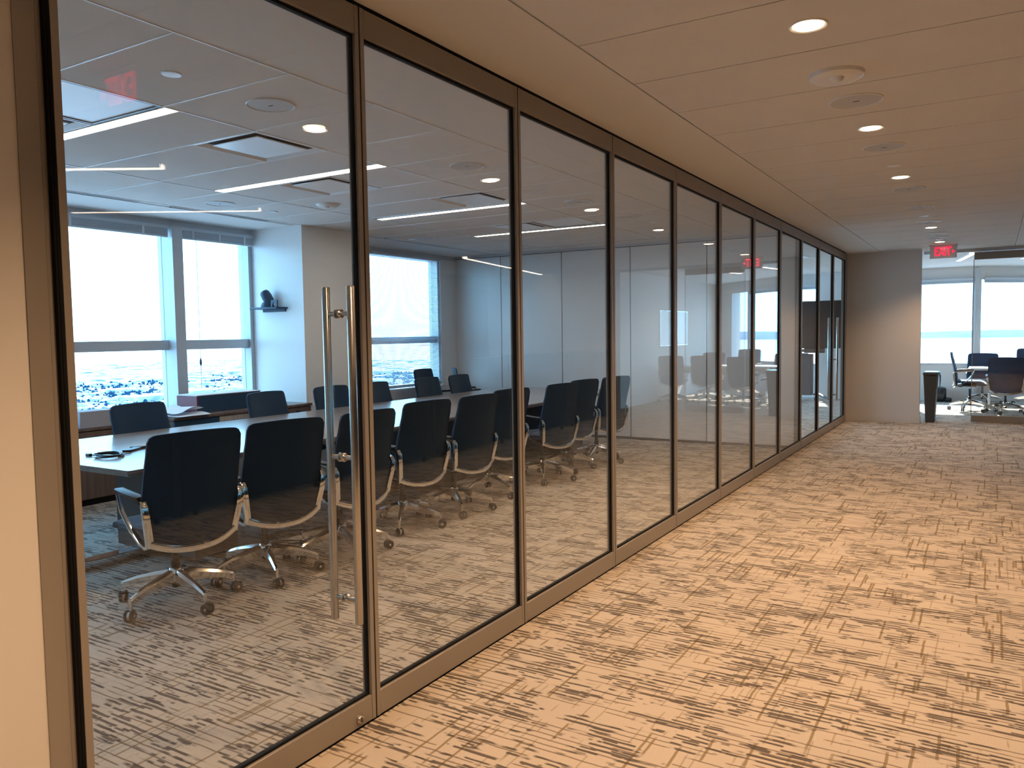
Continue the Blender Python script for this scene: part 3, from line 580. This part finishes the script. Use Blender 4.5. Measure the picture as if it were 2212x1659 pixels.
# ================================================================== CHAIRS (local +X is forward)
def chair_parts():
    P = []
    # seat cushion
    s = MB(); nu, nv_ = 10, 10; top = []; bot = []
    for i in range(nu+1):
        for j in range(nv_+1):
            u = -1+2*i/nu; v = -1+2*j/nv_
            rr = (abs(u)**4+abs(v)**4)**0.25 if (u or v) else 0; m_ = max(abs(u), abs(v)); k = m_/rr if rr > 0 else 1
            k = 1-(1-k)*0.55; x = 0.025+0.245*u*k; y = 0.255*v*k
            drop = 0.05*max(0, u-0.45)**2/0.3; edge = 0.018*m_**6
            top.append((x, y, 0.505-drop-edge-0.006*(1-v*v)*(1-u*u))); bot.append((x*0.94, y*0.92, 0.452-drop*0.5))
    idx = lambda i, j: i*(nv_+1)+j
    fs = [(idx(i, j), idx(i+1, j), idx(i+1, j+1), idx(i, j+1)) for i in range(nu) for j in range(nv_)]
    N = len(top); f2 = [tuple(N+q for q in reversed(f)) for f in fs]; sd = []
    bd = [idx(i, 0) for i in range(nu)] + [idx(nu, j) for j in range(nv_)] + [idx(i, nv_) for i in range(nu, 0, -1)] + [idx(0, j) for j in range(nv_, 0, -1)]
    for a, b in zip(bd, bd[1:]+bd[:1]): sd.append((a, N+a, N+b, b))
    s.add(top+bot, fs+f2+sd); P.append(('seat', s.mesh('seat', M_fab, 60), []))
    # backrest shell
    s = MB(); nz_, ny_ = 22, 20; fr = []; bk = []
    def outline(z):
        t = (z-0.375)/0.62
        w = 0.264 - 0.006*t + 0.006*math.sin(max(0, min(1, t))*math.pi)
        return w - 0.034*max(0.0, 1-t/0.38)**1.5
    for i in range(nz_+1):
        for j in range(ny_+1):
            v = -1+2*j/ny_; t = i/nz_
            v = math.copysign(1-(1-abs(v))**1.35, v); rc = 0.042; ex = max(0.0, abs(v)*0.258-(0.258-rc)); zb = 0.372+0.040*v*v; zt = 0.997-0.010*v*v-(rc-math.sqrt(max(0.0, rc*rc-ex*ex)))*0.85
            z = zb+(zt-zb)*t
            w = outline(z)
            y = v*w; wrap = 0.045*v*v*(1-0.45*t)
            x = -0.262+wrap-0.060*t**1.3+0.030*math.sin(math.pi*min(1, t*1.15))*0.6
            th = 0.034*(1-0.45*t)*(1-0.35*abs(v)**4)
            seam = -0.006*math.exp(-((z-0.80)/0.010)**2)
            fr.append((x+th+seam, y, z)); bk.append((x, y, z))
    idx = lambda i, j: i*(ny_+1)+j
    fs = [(idx(i, j), idx(i+1, j), idx(i+1, j+1), idx(i, j+1)) for i in range(nz_) for j in range(ny_)]
    N = len(fr); f2 = [tuple(N+q for q in reversed(f)) for f in fs]; sd = []
    bd = [idx(i, 0) for i in range(nz_)] + [idx(nz_, j) for j in range(ny_)] + [idx(i, ny_) for i in range(nz_, 0, -1)] + [idx(0, j) for j in range(ny_, 0, -1)]
    for a, b in zip(bd, bd[1:]+bd[:1]): sd.append((a, N+a, N+b, b))
    s.add(fr+bk, fs+f2+sd); P.append(('backrest', s.mesh('backrest', M_fab, 50), []))
    # polished U band under the back
    pts = []; 
    for k in range(17):
        v = -1+2*k/16; pts.append((-0.272+0.052*v*v, v*0.238, 0.366+0.052*abs(v)**2.4))
    P.append(('back_band', MB().sweep(pts, [(-0.013, -0.019), (0.013, -0.019), (0.017, 0.0), (0.013, 0.019), (-0.013, 0.019), (-0.017, 0.0)]).mesh('back_band', M_alu, 35), []))
    for sgn in (-1, 1):
        y0, y1 = sgn*0.238, sgn*0.285
        loop = [(-0.222, y0, 0.405), (-0.226, y0*1.01, 0.44), (-0.245, sgn*0.258, 0.54), (-0.252, sgn*0.268, 0.612), (-0.238, sgn*0.270, 0.640), (-0.205, sgn*0.272, 0.650), (-0.06, sgn*0.273, 0.660), (0.03, sgn*0.273, 0.668), (0.062, sgn*0.273, 0.662), (0.060, sgn*0.272, 0.640), (0.020, sgn*0.270, 0.560), (-0.06, sgn*0.258, 0.47), (-0.14, sgn*0.246, 0.41), (-0.195, y0, 0.392)]
        sc = [1.35, 1.35, 1.3, 1.25, 1.1, 0.9, 0.8, 0.75, 0.75, 0.75, 0.8, 0.85, 0.95, 1.1]
        P.append(('arm_frame', MB().sweep(loop, [(-0.0075, -0.014), (0.0075, -0.014), (0.0105, 0), (0.0075, 0.014), (-0.0075, 0.014), (-0.0105, 0)], (0, 1, 0), True, sc).mesh('arm_frame', M_alu, 35), []))
        pad = MB().sweep([(-0.215, sgn*0.272, 0.664), (-0.19, sgn*0.273, 0.668), (-0.06, sgn*0.273, 0.675), (0.035, sgn*0.273, 0.682), (0.058, sgn*0.273, 0.679)], [(-0.022, -0.006), (0.022, -0.006), (0.025, 0.002), (0.019, 0.008), (-0.019, 0.008), (-0.025, 0.002)], (0, 0, 1), False, [0.7, 1, 1.05, 1, 0.7])
        P.append(('arm_pad', pad.mesh('arm_pad', M_pad, 45), []))
    P.append(('tilt_mechanism', MB().rbox(-0.13, 0.11, -0.075, 0.075, 0.375, 0.452, 0.015, 2).rbox(-0.235, -0.11, -0.04, 0.04, 0.365, 0.405, 0.008, 1).mesh('tilt_mechanism', M_blk, 40), []))
    P.append(('tilt_lever', MB().cyl((0.02, -0.07, 0.42), (0.03, -0.215, 0.405), 0.006, n=8).cyl((0.03, -0.19, 0.408), (0.03, -0.235, 0.402), 0.011, n=10).mesh('tilt_lever', M_blk), []))
    P.append(('gas_lift', MB().lathe((0, 0, 0), [(0.018, 0.09), (0.024, 0.092), (0.026, 0.20), (0.024, 0.245), (0.019, 0.247), (0.019, 0.385), (0.01, 0.385)], 20).mesh('gas_lift', M_blk), []))
    P.append(('hub', MB().lathe((0, 0, 0), [(0.030, 0.125), (0.042, 0.132), (0.044, 0.185), (0.034, 0.202), (0.027, 0.204)], 24).mesh('hub', M_alu, 35), []))
    for k in range(5):
        a = math.radians(72*k+14); c, s_ = math.cos(a), math.sin(a)
        pt = lambda r, z: (r*c, r*s_, z)
        leg = MB().sweep([pt(0.032, 0.168), pt(0.10, 0.160), pt(0.22, 0.136), pt(0.300, 0.112), pt(0.318, 0.104)], [(-0.018, -0.040), (0.018, -0.040), (0.023, 0.004), (0.012, 0.022), (-0.012, 0.022), (-0.023, 0.004)], (0, 0, 1), False, [1.1, 1.0, 0.78, 0.58, 0.5])
        leg.cyl(pt(0.314, 0.118), pt(0.314, 0.066), 0.010, n=10)
        ca = a+0.9*math.sin(k*2.1+0.4); w = Vector((-math.sin(ca), math.cos(ca), 0)); ctr = Vector(pt(0.314, 0.031))+Vector((math.cos(ca), math.sin(ca), 0))*0.012
        wh = MB()
        for q in (-1, 1):
            p0, p1 = ctr+w*(q*0.007), ctr+w*(q*0.024); t_ = w*q; e1 = Vector((0, 0, 1)); e2 = t_.cross(e1); nn = 18; vs = []
            for (h, r) in ((0.0, 0.0255), (0.003, 0.031), (0.013, 0.031), (0.017, 0.026)):
                for m in range(nn):
                    an = 2*math.pi*m/nn; vs.append(p0+t_*h+e1*(r*math.cos(an))+e2*(r*math.sin(an)))
            fsx = [(L*nn+m, L*nn+(m+1) % nn, (L+1)*nn+(m+1) % nn, (L+1)*nn+m) for L in range(3) for m in range(nn)] + [tuple(range(nn)), tuple(range(3*nn, 4*nn))]
            wh.add(vs, fsx)
        hood = MB().cyl(ctr-w*0.0068, ctr+w*0.0068, 0.024, n=16).cyl(ctr-w*0.026, ctr+w*0.026, 0.008, n=10)
        P.append(('leg', leg.mesh('leg', M_alu, 35), [('caster', wh.mesh('caster', M_blk, 45)), ('caster_hood', hood.mesh('caster_hood', M_chrome, 45))]))
    return P
CHP = chair_parts()
def chair(x, y, yaw, label, group, base=0.0, lift=0.0):
    t = thing('office_chair', label, 'chair', (x, y, 0), math.radians(yaw), group)
    for nm, me, sub in CHP:
        o = link(nm, me, t)
        if nm in ('seat', 'backrest', 'back_band', 'arm_frame', 'arm_pad', 'tilt_mechanism', 'tilt_lever'): o.location.z = lift
        elif base: o.rotation_euler.z = math.radians(base)
        for n2, m2 in sub: link(n2, m2, o)
    return t
NEAR = [(-1.875, 2.745, 170, 63), (-1.84, 3.355, 169, 42), (-1.775, 3.955, 178, 45), (-1.885, 4.76, 174, 16), (-1.835, 5.38, 175, 29), (-1.95, 6.10, 172, 52), (-1.86, 6.96, 168, 13), (-1.95, 7.60, 171, 30), (-1.87, 8.27, 167, 65)]
NEAR = [(x, y, a, w-14-a) for x, y, a, w in NEAR]
for k, (x, y, a, bs_) in enumerate(NEAR): chair(x, y, a, 'navy swivel chair on the corridor side of the long table, %s from the door' % ORD[k], 'chairs on the corridor side of the table', bs_)
FAR = [(-3.70, 3.97, 4, 10), (-3.72, 5.34, 6, 40), (-3.74, 6.22, 0, 25), (-3.72, 6.95, 7, 55), (-3.75, 7.93, 2, 15), (-3.74, 8.62, 4, 30)]
for k, (x, y, a, bs_) in enumerate(FAR): chair(x, y, a, 'navy swivel chair on the window side of the long table, %s from the door' % ORD[k], 'chairs on the window side of the table', bs_, -0.035)
chair(-4.56, 8.93, 8, 'navy swivel chair parked under the blind covered window', 'spare chairs by the blinds', 5, 0.02); chair(-4.47, 9.62, 42, 'navy swivel chair tucked in the corner beside the end wall', 'spare chairs by the blinds', 40, 0.02)

# ================================================================== CABINETS AND CLUTTER BY THE WINDOW
t = thing('low_cabinet', 'walnut low cabinet with flat doors along the window', 'cabinet', (-4.85, 2.9, 0))
B(-0.31, -0.021, -1.4, 1.55, 0.06, 0.675).build('body', M_cred, t); B(-0.29, -0.04, -1.38, 1.53, 0.0, 0.06).build('plinth', M_gask, t); MB().rbox(-0.32, 0.012, -1.41, 1.56, 0.675, 0.70, 0.003, 1).build('top', M_cred, t)
yy = [-1.4, -0.71, -0.02, 0.67, 1.03, 1.55]
for a, b in zip(yy[:-1], yy[1:]): MB().rbox(-0.02, 0.0, a+0.003, b-(0.003 if abs(b-1.03) > 0.01 else 0.035), 0.065, 0.668, 0.002, 1).build('door', M_cred, t)
t = thing('credenza', 'credenza with shade-dark and pale oak doors below the window mullion', 'cabinet', (-4.30, 5.35, 0))
B(-0.62, -0.021, -0.85, 0.84, 0.05, 0.742).build('body', M_cred, t); B(-0.60, -0.05, -0.83, 0.82, 0.0, 0.05).build('plinth', M_gask, t); MB().rbox(-0.63, 0.01, -0.86, 0.85, 0.742, 0.77, 0.003, 1).build('top', M_cred, t)
for (a, b, m) in ((-0.85, -0.36, M_navy), (-0.36, 0.05, M_oak), (0.05, 0.46, M_oak), (0.46, 0.84, M_cred)): MB().rbox(-0.02, 0.0, a+0.003, b-0.003, 0.055, 0.735, 0.002, 1).build('door', m, t)  # navy door colour stands in for the shadowed stretch of the front
MB().rbox(0.0005, 0.008, 0.62, 0.66, 0.62, 0.70, 0.002, 1).build('outlet', M_blk, t)
# organiser box with maroon end
t = thing('desk_organizer', 'navy upright organiser with maroon end panel on the credenza', 'organizer', (-4.46, 5.10, 0.77))
B(-0.015, 0.0, -0.22, 0.52, 0.0, 0.165).build('back_panel', M_navy, t); B(-0.30, 0.0, -0.235, -0.22, 0.0, 0.165).build('end_panel', M_red, t); B(-0.30, 0.0, 0.52, 0.535, 0.0, 0.165).build('end_panel', M_navy, t); B(-0.31, 0.005, -0.236, 0.536, 0.165, 0.173).build('rim', M_paper, t)
t = thing('cardboard_box', 'grey cardboard carton on the walnut cabinet by the window', 'box', (-4.955, 4.22, 0.70)); MB().rbox(-0.11, 0.11, -0.27, 0.22, 0.0, 0.15, 0.004, 1).build('carton', M_card, t); B(-0.11, 0.11, -0.02, 0.02, 0.1502, 0.1512).build('tape', M_paper, t)
t = thing('paper_stack', 'white stack of papers on the walnut cabinet top', 'papers', (-4.99, 3.68, 0.70)); MB().rbox(-0.12, 0.13, -0.20, 0.20, 0.0, 0.045, 0.003, 1).build('stack', M_paper, t); o = MB().rbox(-0.11, 0.12, -0.16, 0.18, 0.0452, 0.058, 0.002, 1).build('folder', M_card, t)
# draped drawing sheets
def sheet(x0, x1, y0, y1, zf, rot, name='sheet'):
    m = MB(); nx, ny = 10, 14; vs = []
    for i in range(nx+1):
        for j in range(ny+1): u, v = i/nx, j/ny; vs.append((x0+(x1-x0)*u, y0+(y1-y0)*v, zf(u, v)))
    fs = [(i*(ny+1)+j, (i+1)*(ny+1)+j, (i+1)*(ny+1)+j+1, i*(ny+1)+j+1) for i in range(nx) for j in range(ny)]
    N = len(vs); m.add(vs+[(x, y, z+0.0015) for x, y, z in vs], [tuple(reversed(f)) for f in fs]+[tuple(N+q for q in f) for f in fs]+[(i*(ny+1)+j, i*(ny+1)+j+1, N+i*(ny+1)+j+1, N+i*(ny+1)+j) for i in (0, nx) for j in range(ny)]+[(i*(ny+1)+j, N+i*(ny+1)+j, N+(i+1)*(ny+1)+j, (i+1)*(ny+1)+j) for j in (0, ny) for i in range(nx)])
    return m
t = thing('drawing_sheets', 'crumpled white drawing sheets lying over the credenza edge', 'papers', (-4.55, 4.665, 0.7715))
sheet(-0.26, 0.30, -0.155, 0.19, lambda u, v: 0.004+0.035*(0.5+0.5*math.sin(5*u+3*v))*(0.4+0.6*v)*(1-u**4), 0).build('sheet', M_paper, t)
sheet(-0.22, 0.22, -0.13, 0.17, lambda u, v: 0.048+0.022*math.sin(4*u-5*v+1)+0.014*v, 0).build('sheet', M_paper, t)

# clutter on the table (positions read off the table top plane)
ZT = 0.7402
p = onz(235, 987, ZT)
t = thing('coiled_cable', 'coiled black cable with plug on the table end', 'cable', (p.x, p.y, ZT))
cp = []
for k in range(90):
    a = k*2*math.pi*3.6/90; r = 0.085+0.012*math.sin(k*0.7); cp.append((r*math.cos(a)*1.15, r*math.sin(a)*0.8, 0.005+0.018*k/90))
MB().sweep(cp, ring(0.004, 6)).build('coil', M_blk, t)
q = onz(192, 985, ZT)-p; MB().sweep([(-0.08*0+q.x*0.45, q.y*0.45, 0.006), (q.x*0.75, q.y*0.8, 0.006), (q.x, q.y, 0.008)], ring(0.004, 6)).build('lead', M_blk, t)
MB().rbox(q.x-0.022, q.x+0.022, q.y-0.012, q.y+0.012, 0.0, 0.016, 0.003, 1).build('plug', M_blk, t)
q = onz(283, 981, ZT)-p; MB().sweep([(q.x*0.5, q.y*0.5, 0.006), (q.x*0.8, q.y*0.75, 0.006), (q.x, q.y, 0.006)], ring(0.004, 6)).build('lead', M_blk, t)
p = onz(290, 972, ZT); t = thing('remote_control', 'flat black remote control beside the coiled cable', 'remote', (p.x, p.y, ZT), 0.5); MB().rbox(-0.03, 0.03, -0.10, 0.10, 0, 0.014, 0.004, 2).build('body', M_blk, t)
p = onz(312, 966, ZT); t = thing('table_keypad', 'dark keypad with small buttons on the table end', 'keypad', (p.x, p.y, ZT), 0.3); b_ = MB().rbox(-0.045, 0.045, -0.09, 0.09, 0, 0.016, 0.004, 2).build('body', M_blk, t)
for i in range(3):
    for j in range(5): MB().rbox(-0.035+i*0.025, -0.017+i*0.025, -0.07+j*0.028, -0.052+j*0.028, 0.0155, 0.019, 0.002, 1).build('button', M_grill, t)
t = thing('floor_cables', 'loose loops of black cable under the table by the pedestal', 'cable', (-2.33, 4.05, 0.0)); cp = [((0.20+0.05*math.sin(k*0.9))*math.cos(k*0.35), (0.14+0.04*math.cos(k*0.6))*math.sin(k*0.35), 0.007+0.010*(1+math.sin(k*0.5))) for k in range(60)]
MB().sweep(cp, ring(0.005, 6)).build('loop', M_blk, t)

# video camera on bracket on the column
t = thing('video_camera', 'blue black conference camera on a wall shelf of the pale column', 'camera', (-4.82, 6.21, 1.80))
MB().rbox(-0.24, 0.19, -0.17, -0.001, 0.0, 0.020, 0.004, 1).build('shelf', M_navy, t); MB().rbox(-0.20, 0.16, -0.016, -0.002, -0.03, 0.0, 0.002, 1).build('bracket', M_navy, t)
arc = [(0.085, 0.020), (0.085, 0.095), (0.180, 0.095), (0.180, 0.020), (0.158, 0.020)] + [(0.1325+0.0255*math.cos(a), 0.020+0.05*math.sin(a)) for a in [math.pi*k/8 for k in range(1, 8)]] + [(0.107, 0.020)]
N = len(arc); MB().add([(x, -0.15, z) for x, z in arc]+[(x, -0.135, z) for x, z in arc], [tuple(range(N)), tuple(range(2*N-1, N-1, -1))]+[(k, (k+1) % N, N+(k+1) % N, N+k) for k in range(N)]).build('clamp', M_navy, t)
MB().lathe((-0.04, -0.085, 0.02), [(0.072, 0), (0.075, 0.01), (0.062, 0.045), (0.045, 0.06), (0.03, 0.062)], 24).build('base', M_navy, t)
hd = MB().lathe((0, 0, 0), [(0.03, -0.07), (0.052, -0.06), (0.058, 0.0), (0.052, 0.055), (0.035, 0.075), (0.01, 0.08)], 22).build('head', M_navy, t); hd.location = (-0.045, -0.085, 0.135); hd.rotation_euler = (0.35, -0.35, 0)

# ================================================================== BLINDS
def stack_blind(y0, y1, label, x=XW+0.055):
    t = thing('window_blind', label, 'blind', (x, (y0+y1)/2, 0), 0, 'raised venetian blinds'); h = (y1-y0)/2
    B(-0.018, 0.018, -h, h, 2.602, 2.634).build('headrail', M_blind, t)
    sm = B(-0.020, 0.020, -h+0.006, h-0.006, 0, 0.003).mesh('slat', M_blind, 0)
    for k in range(15): o = link('slat', sm, t); o.location = (0.002*math.sin(k*2.3), 0, 2.536+k*0.0044)
    B(-0.014, 0.014, -h+0.004, h-0.004, 2.515, 2.534).build('bottom_rail', M_blind, t)
    for q in (-0.72, 0.0, 0.72): B(0.0215, 0.024, q*h-0.012, q*h+0.012, 2.512, 2.604).build('ladder_tape', M_tape, t)
stack_blind(3.10, 5.11, 'raised venetian blind bunched above the wide window'); stack_blind(5.27, 6.19, 'raised venetian blind between mullion and column'); stack_blind(0.95, 2.94, 'raised venetian blind above the window by the room corner')
t = thing('blind_wand', 'dark blind wand hanging in front of the window beside the mullion', 'blind wand', (XW+0.09, 5.42, 0)); MB().cyl((0, 0, 0.95), (0, 0, 2.60), 0.003, n=8).build('rod', M_blind, t); MB().lathe((0, 0, 1.20), [(0.004, 0), (0.013, 0.02), (0.010, 0.06), (0.004, 0.08)], 10).build('tassel', M_navy, t)
t = thing('window_blind', 'lowered venetian blind covering the window beside the end wall', 'blind', (XW+0.045, 8.965, 0)); h = 0.79
B(-0.02, 0.02, -h, h, 2.60, 2.634).build('headrail', M_blind, t)
sm = MB().add([(-0.0125, -h+0.01, -0.0012), (0.0, -h+0.01, 0.0012), (0.0125, -h+0.01, -0.0012), (-0.0125, h-0.01, -0.0012), (0.0, h-0.01, 0.0012), (0.0125, h-0.01, -0.0012), (-0.0125, -h+0.01, -0.0022), (0.0125, -h+0.01, -0.0022), (-0.0125, h-0.01, -0.0022), (0.0125, h-0.01, -0.0022)], [(0,1,4,3),(1,2,5,4),(6,8,9,7),(0,3,8,6),(2,7,9,5),(0,6,7,2,1),(3,4,5,9,8)]).mesh('slat', M_blind, 0)
z = 0.80
while z < 2.595:
    o = link('slat', sm, t); o.location = (0, 0, z); o.rotation_euler = (0, math.radians(14), 0); z += 0.0195
B(-0.0125, 0.0125, -h+0.01, h-0.01, 0.772, 0.788).build('bottom_rail', M_blind, t)
for q in (-0.62, 0.0, 0.62): B(-0.0008, 0.0008, q-0.001, q+0.001, 0.788, 2.60).build('ladder_cord', M_tape, t)
def far_blind(p0, p1, label):
    p0 = Vector((*p0, 0)); p1 = Vector((*p1, 0)); d = p1-p0; h = d.length/2; t = thing('window_blind', label, 'blind', ((p0.x+p1.x)/2, (p0.y+p1.y)/2, 0), math.atan2(d.y, d.x), 'raised blinds at the far windows')
    B(-h, h, -0.055, -0.012, 2.425, 2.47).build('headrail', M_blind, t); sm = B(-h+0.005, h-0.005, -0.05, -0.016, 0, 0.003).mesh('slat', M_blind, 0)
    for k in range(8): o = link('slat', sm, t); o.location.z = 2.39+k*0.0043
    B(-h+0.004, h-0.004, -0.046, -0.02, 2.372, 2.389).build('bottom_rail', M_blind, t)
far_blind((-2.73, YF), (-1.20, YF), 'raised blind above the small window behind the display'); far_blind((0.22, YF), (1.70, YF), 'raised blind left of the corner post'); far_blind(cpt(0.10), cpt(1.72), 'raised blind above the angled corner window')

# ================================================================== ROOM TWO: DISPLAY CART
t = thing('display_cart', 'large black display on a rolling charcoal cart', 'display', (-1.15, 17.35, 0))
MB().rbox(-0.85, 0.85, -0.035, 0.035, 1.10, 2.085, 0.006, 2).build('bezel', M_blk, t); B(-0.832, 0.832, -0.0375, -0.0352, 1.12, 2.068).build('screen', M_tv, t)
MB().rbox(-0.62, -0.04, -0.02, 0.22, 0.12, 0.985, 0.01, 1).build('cabinet', M_cart, t); MB().rbox(-0.62, -0.10, -0.03, -0.021, 0.985, 1.005, 0.002, 1).build('handle', M_alu, t)
MB().rbox(-0.62, 0.20, -0.16, 0.10, 1.03, 1.09, 0.028, 3).build('shelf', M_cart, t); B(-0.20, 0.20, 0.036, 0.14, 1.005, 1.9).build('mast', M_cart, t)
for sx_ in (-0.62, 0.0):
    m = MB(); m.sweep([(sx_, 0.12, 0.13), (sx_+0.06 if sx_ else 0.10, -0.03, 0.155), (sx_+0.16 if sx_ else 0.30, -0.30, 0.10), (sx_+0.2 if sx_ else 0.42, -0.44, 0.085)], [(-0.035, -0.014), (0.035, -0.014), (0.03, 0.016), (-0.03, 0.016)], (0, 0, 1)); m.build('base_leg', M_cart, t)
for x, y in ((-0.40, -0.43), (0.41, -0.43), (-0.60, 0.14), (0.02, 0.14)):
    c = MB().cyl((x, y, 0.12), (x, y, 0.06), 0.010, n=8).cyl((x-0.02, y, 0.036), (x+0.02, y, 0.036), 0.036, n=18).build('caster', M_blk, t)
# ================================================================== FAR MEETING ROOM
t = thing('sliding_glass_panel', 'frameless sliding glass panel with dark top and bottom rails', 'glass panel', (1.765, 14.27, 0))
MB().rbox(0, 1.095, -0.025, 0.025, 0.012, 0.115, 0.003, 1).build('bottom_rail', M_frame, t); MB().rbox(0, 1.095, -0.025, 0.025, 2.53, 2.645, 0.003, 1).build('top_rail', M_frame, t)
B(0.004, 1.091, -0.006, 0.006, 0.115, 2.53).build('glass_pane', M_glass, t); B(-0.006, 0.0035, -0.012, 0.012, 0.115, 2.53).build('edge_strip', M_frame, t); B(1.0915, 1.101, -0.012, 0.012, 0.115, 2.53).build('edge_strip', M_frame, t)
MB().box(0.10, 0.99, -0.012, 0.012, 0.0, 0.0115).build('floor_guide', M_alu, t)
tr = sroot('trim_4', 'overhead track of the sliding glass panel'); B(1.075, 4.15, 14.235, 14.305, 2.652, 2.70).build('track', M_frame2, tr)
t = thing('meeting_table', 'white meeting table with slab legs below the far windows', 'table', (2.95, 17.17, 0))
MB().rbox(-1.29, 1.13, -0.40, 0.40, 0.70, 0.74, 0.006, 2).build('table_top', M_wtable, t)
for x in (-0.95, 1.02): MB().rbox(x-0.02, x+0.02, -0.32, 0.32, 0.0, 0.70, 0.004, 1).build('leg_slab', M_wtable, t)
B(-0.93, 1.0, -0.02, 0.02, 0.56, 0.70).build('beam', M_frame2, t)
FR = [(1.70, 16.38, 0, 22, 0.05, 'at the end of the white meeting table, seen side on'), (2.24, 15.98, 90, 10, -0.02, 'with its back to the sliding glass panel'), (2.98, 16.02, 93, 40, 0.0, 'in the middle of the near side of the white meeting table'), (3.70, 16.0, 84, 25, 0.0, 'at the wall end of the near side of the white meeting table'),
      (1.88, 17.93, -90, 5, -0.02, 'facing the corridor at the corner post'), (2.72, 17.95, -86, 33, 0.075, 'raised high behind the white meeting table'), (3.50, 17.9, -92, 50, 0.0, 'behind the white meeting table near the side wall')]
for x, y, a, bs_, lf, lab in FR: chair(x, y, a, 'navy swivel chair ' + lab, 'chairs around the white meeting table', bs_, lf)
t = thing('trash_bin', 'tall tapered slate grey bin with a black liner against the end wall', 'trash bin', (1.21, 14.16, 0))
def frust(w0, d0, w1, d1, z0, z1):
    return MB().add([(-w0, -d0, z0), (w0, -d0, z0), (w0, d0, z0), (-w0, d0, z0), (-w1, -d1, z1), (w1, -d1, z1), (w1, d1, z1), (-w1, d1, z1)], [(0,3,2,1),(4,5,6,7),(0,1,5,4),(1,2,6,5),(2,3,7,6),(3,0,4,7)])
frust(0.062, 0.17, 0.095, 0.23, 0.0, 0.76).build('body', M_bin, t); MB().rbox(-0.105, 0.112, -0.245, 0.245, 0.755, 0.785, 0.006, 1).build('rim', M_bin, t)
m = MB(); prof = [(0.085, 0.80), (0.120, 0.792), (0.130, 0.70), (0.128, 0.60)]
lin = MB(); lin.rbox(-0.09, 0.10, -0.225, 0.225, 0.785, 0.797, 0.004, 1); lin.sweep([(0.113, 0.02, 0.79), (0.128, 0.02, 0.72), (0.125, 0.03, 0.60), (0.122, 0.04, 0.46)], [(-0.10, -0.006), (0.10, -0.006), (0.08, 0.006), (-0.08, 0.006)], (1, 0, 0), False, [1.0, 1.1, 0.8, 0.35]); lin.build('liner', M_bag, t)
t = thing('backpack', 'dark bag slumped on the floor behind the bin', 'bag', (1.16, 18.08, 0)); MB().rbox(-0.12, 0.10, -0.10, 0.10, 0.0, 0.30, 0.06, 3).build('body', M_bag, t); MB().rbox(0.06, 0.20, -0.08, 0.08, 0.0, 0.09, 0.035, 3).build('strap', M_bag, t)
t = thing('whiteboard', 'white marker board with tray on the far side wall', 'whiteboard', (4.15, 17.2, 1.57))
MB().rbox(-0.03, -0.002, -0.86, 0.86, -0.37, 0.37, 0.004, 1).build('board', M_wb, t); MB().box(-0.034, -0.002, -0.885, -0.862, -0.39, 0.39).box(-0.034, -0.002, 0.862, 0.885, -0.39, 0.39).box(-0.034, -0.002, -0.862, 0.862, 0.372, 0.39).box(-0.034, -0.002, -0.862, 0.862, -0.39, -0.372).build('rim', M_alu, t)
MB().rbox(-0.09, -0.004, -0.2, 0.25, -0.46, -0.41, 0.006, 1).build('sound_bar', M_grill, t)

# ================================================================== OPEN OFFICE SIDE (seen in the glass reflections)
def screen(y0, y1, label):
    t = thing('workstation_screen', label, 'office screen', (3.66, (y0+y1)/2, 0), 0, 'low screens along the open office'); h = (y1-y0)/2-0.01
    MB().rbox(0.008, 0.052, -h+0.02, h-0.02, 0.05, 1.17, 0.004, 1).build('fabric_panel', M_screen, t); MB().rbox(0.0, 0.06, -h, h, 1.172, 1.20, 0.004, 1).build('top_rail', M_cart, t)
    for q in (-1, 1): MB().box(0.0, 0.06, q*(h-0.009)-0.009, q*(h-0.009)+0.009, 0.03, 1.171).build('post', M_cart, t)
    for q in (-0.8, 0.8): MB().cyl((0.03, q*h, 0.0), (0.03, q*h, 0.05), 0.02, n=12).build('foot', M_blk, t)
M_screen = pbr('charcoal_screen_fabric', (0.022, 0.028, 0.036), 0.9, spec=0.1, bump=((300, 300, 300), 0.2, 0.001))
for k in range(8): screen(-1.2+k*1.75, -1.2+(k+1)*1.75, 'charcoal fabric workstation screen facing the glass wall, %s along the open office' % ORD[k])
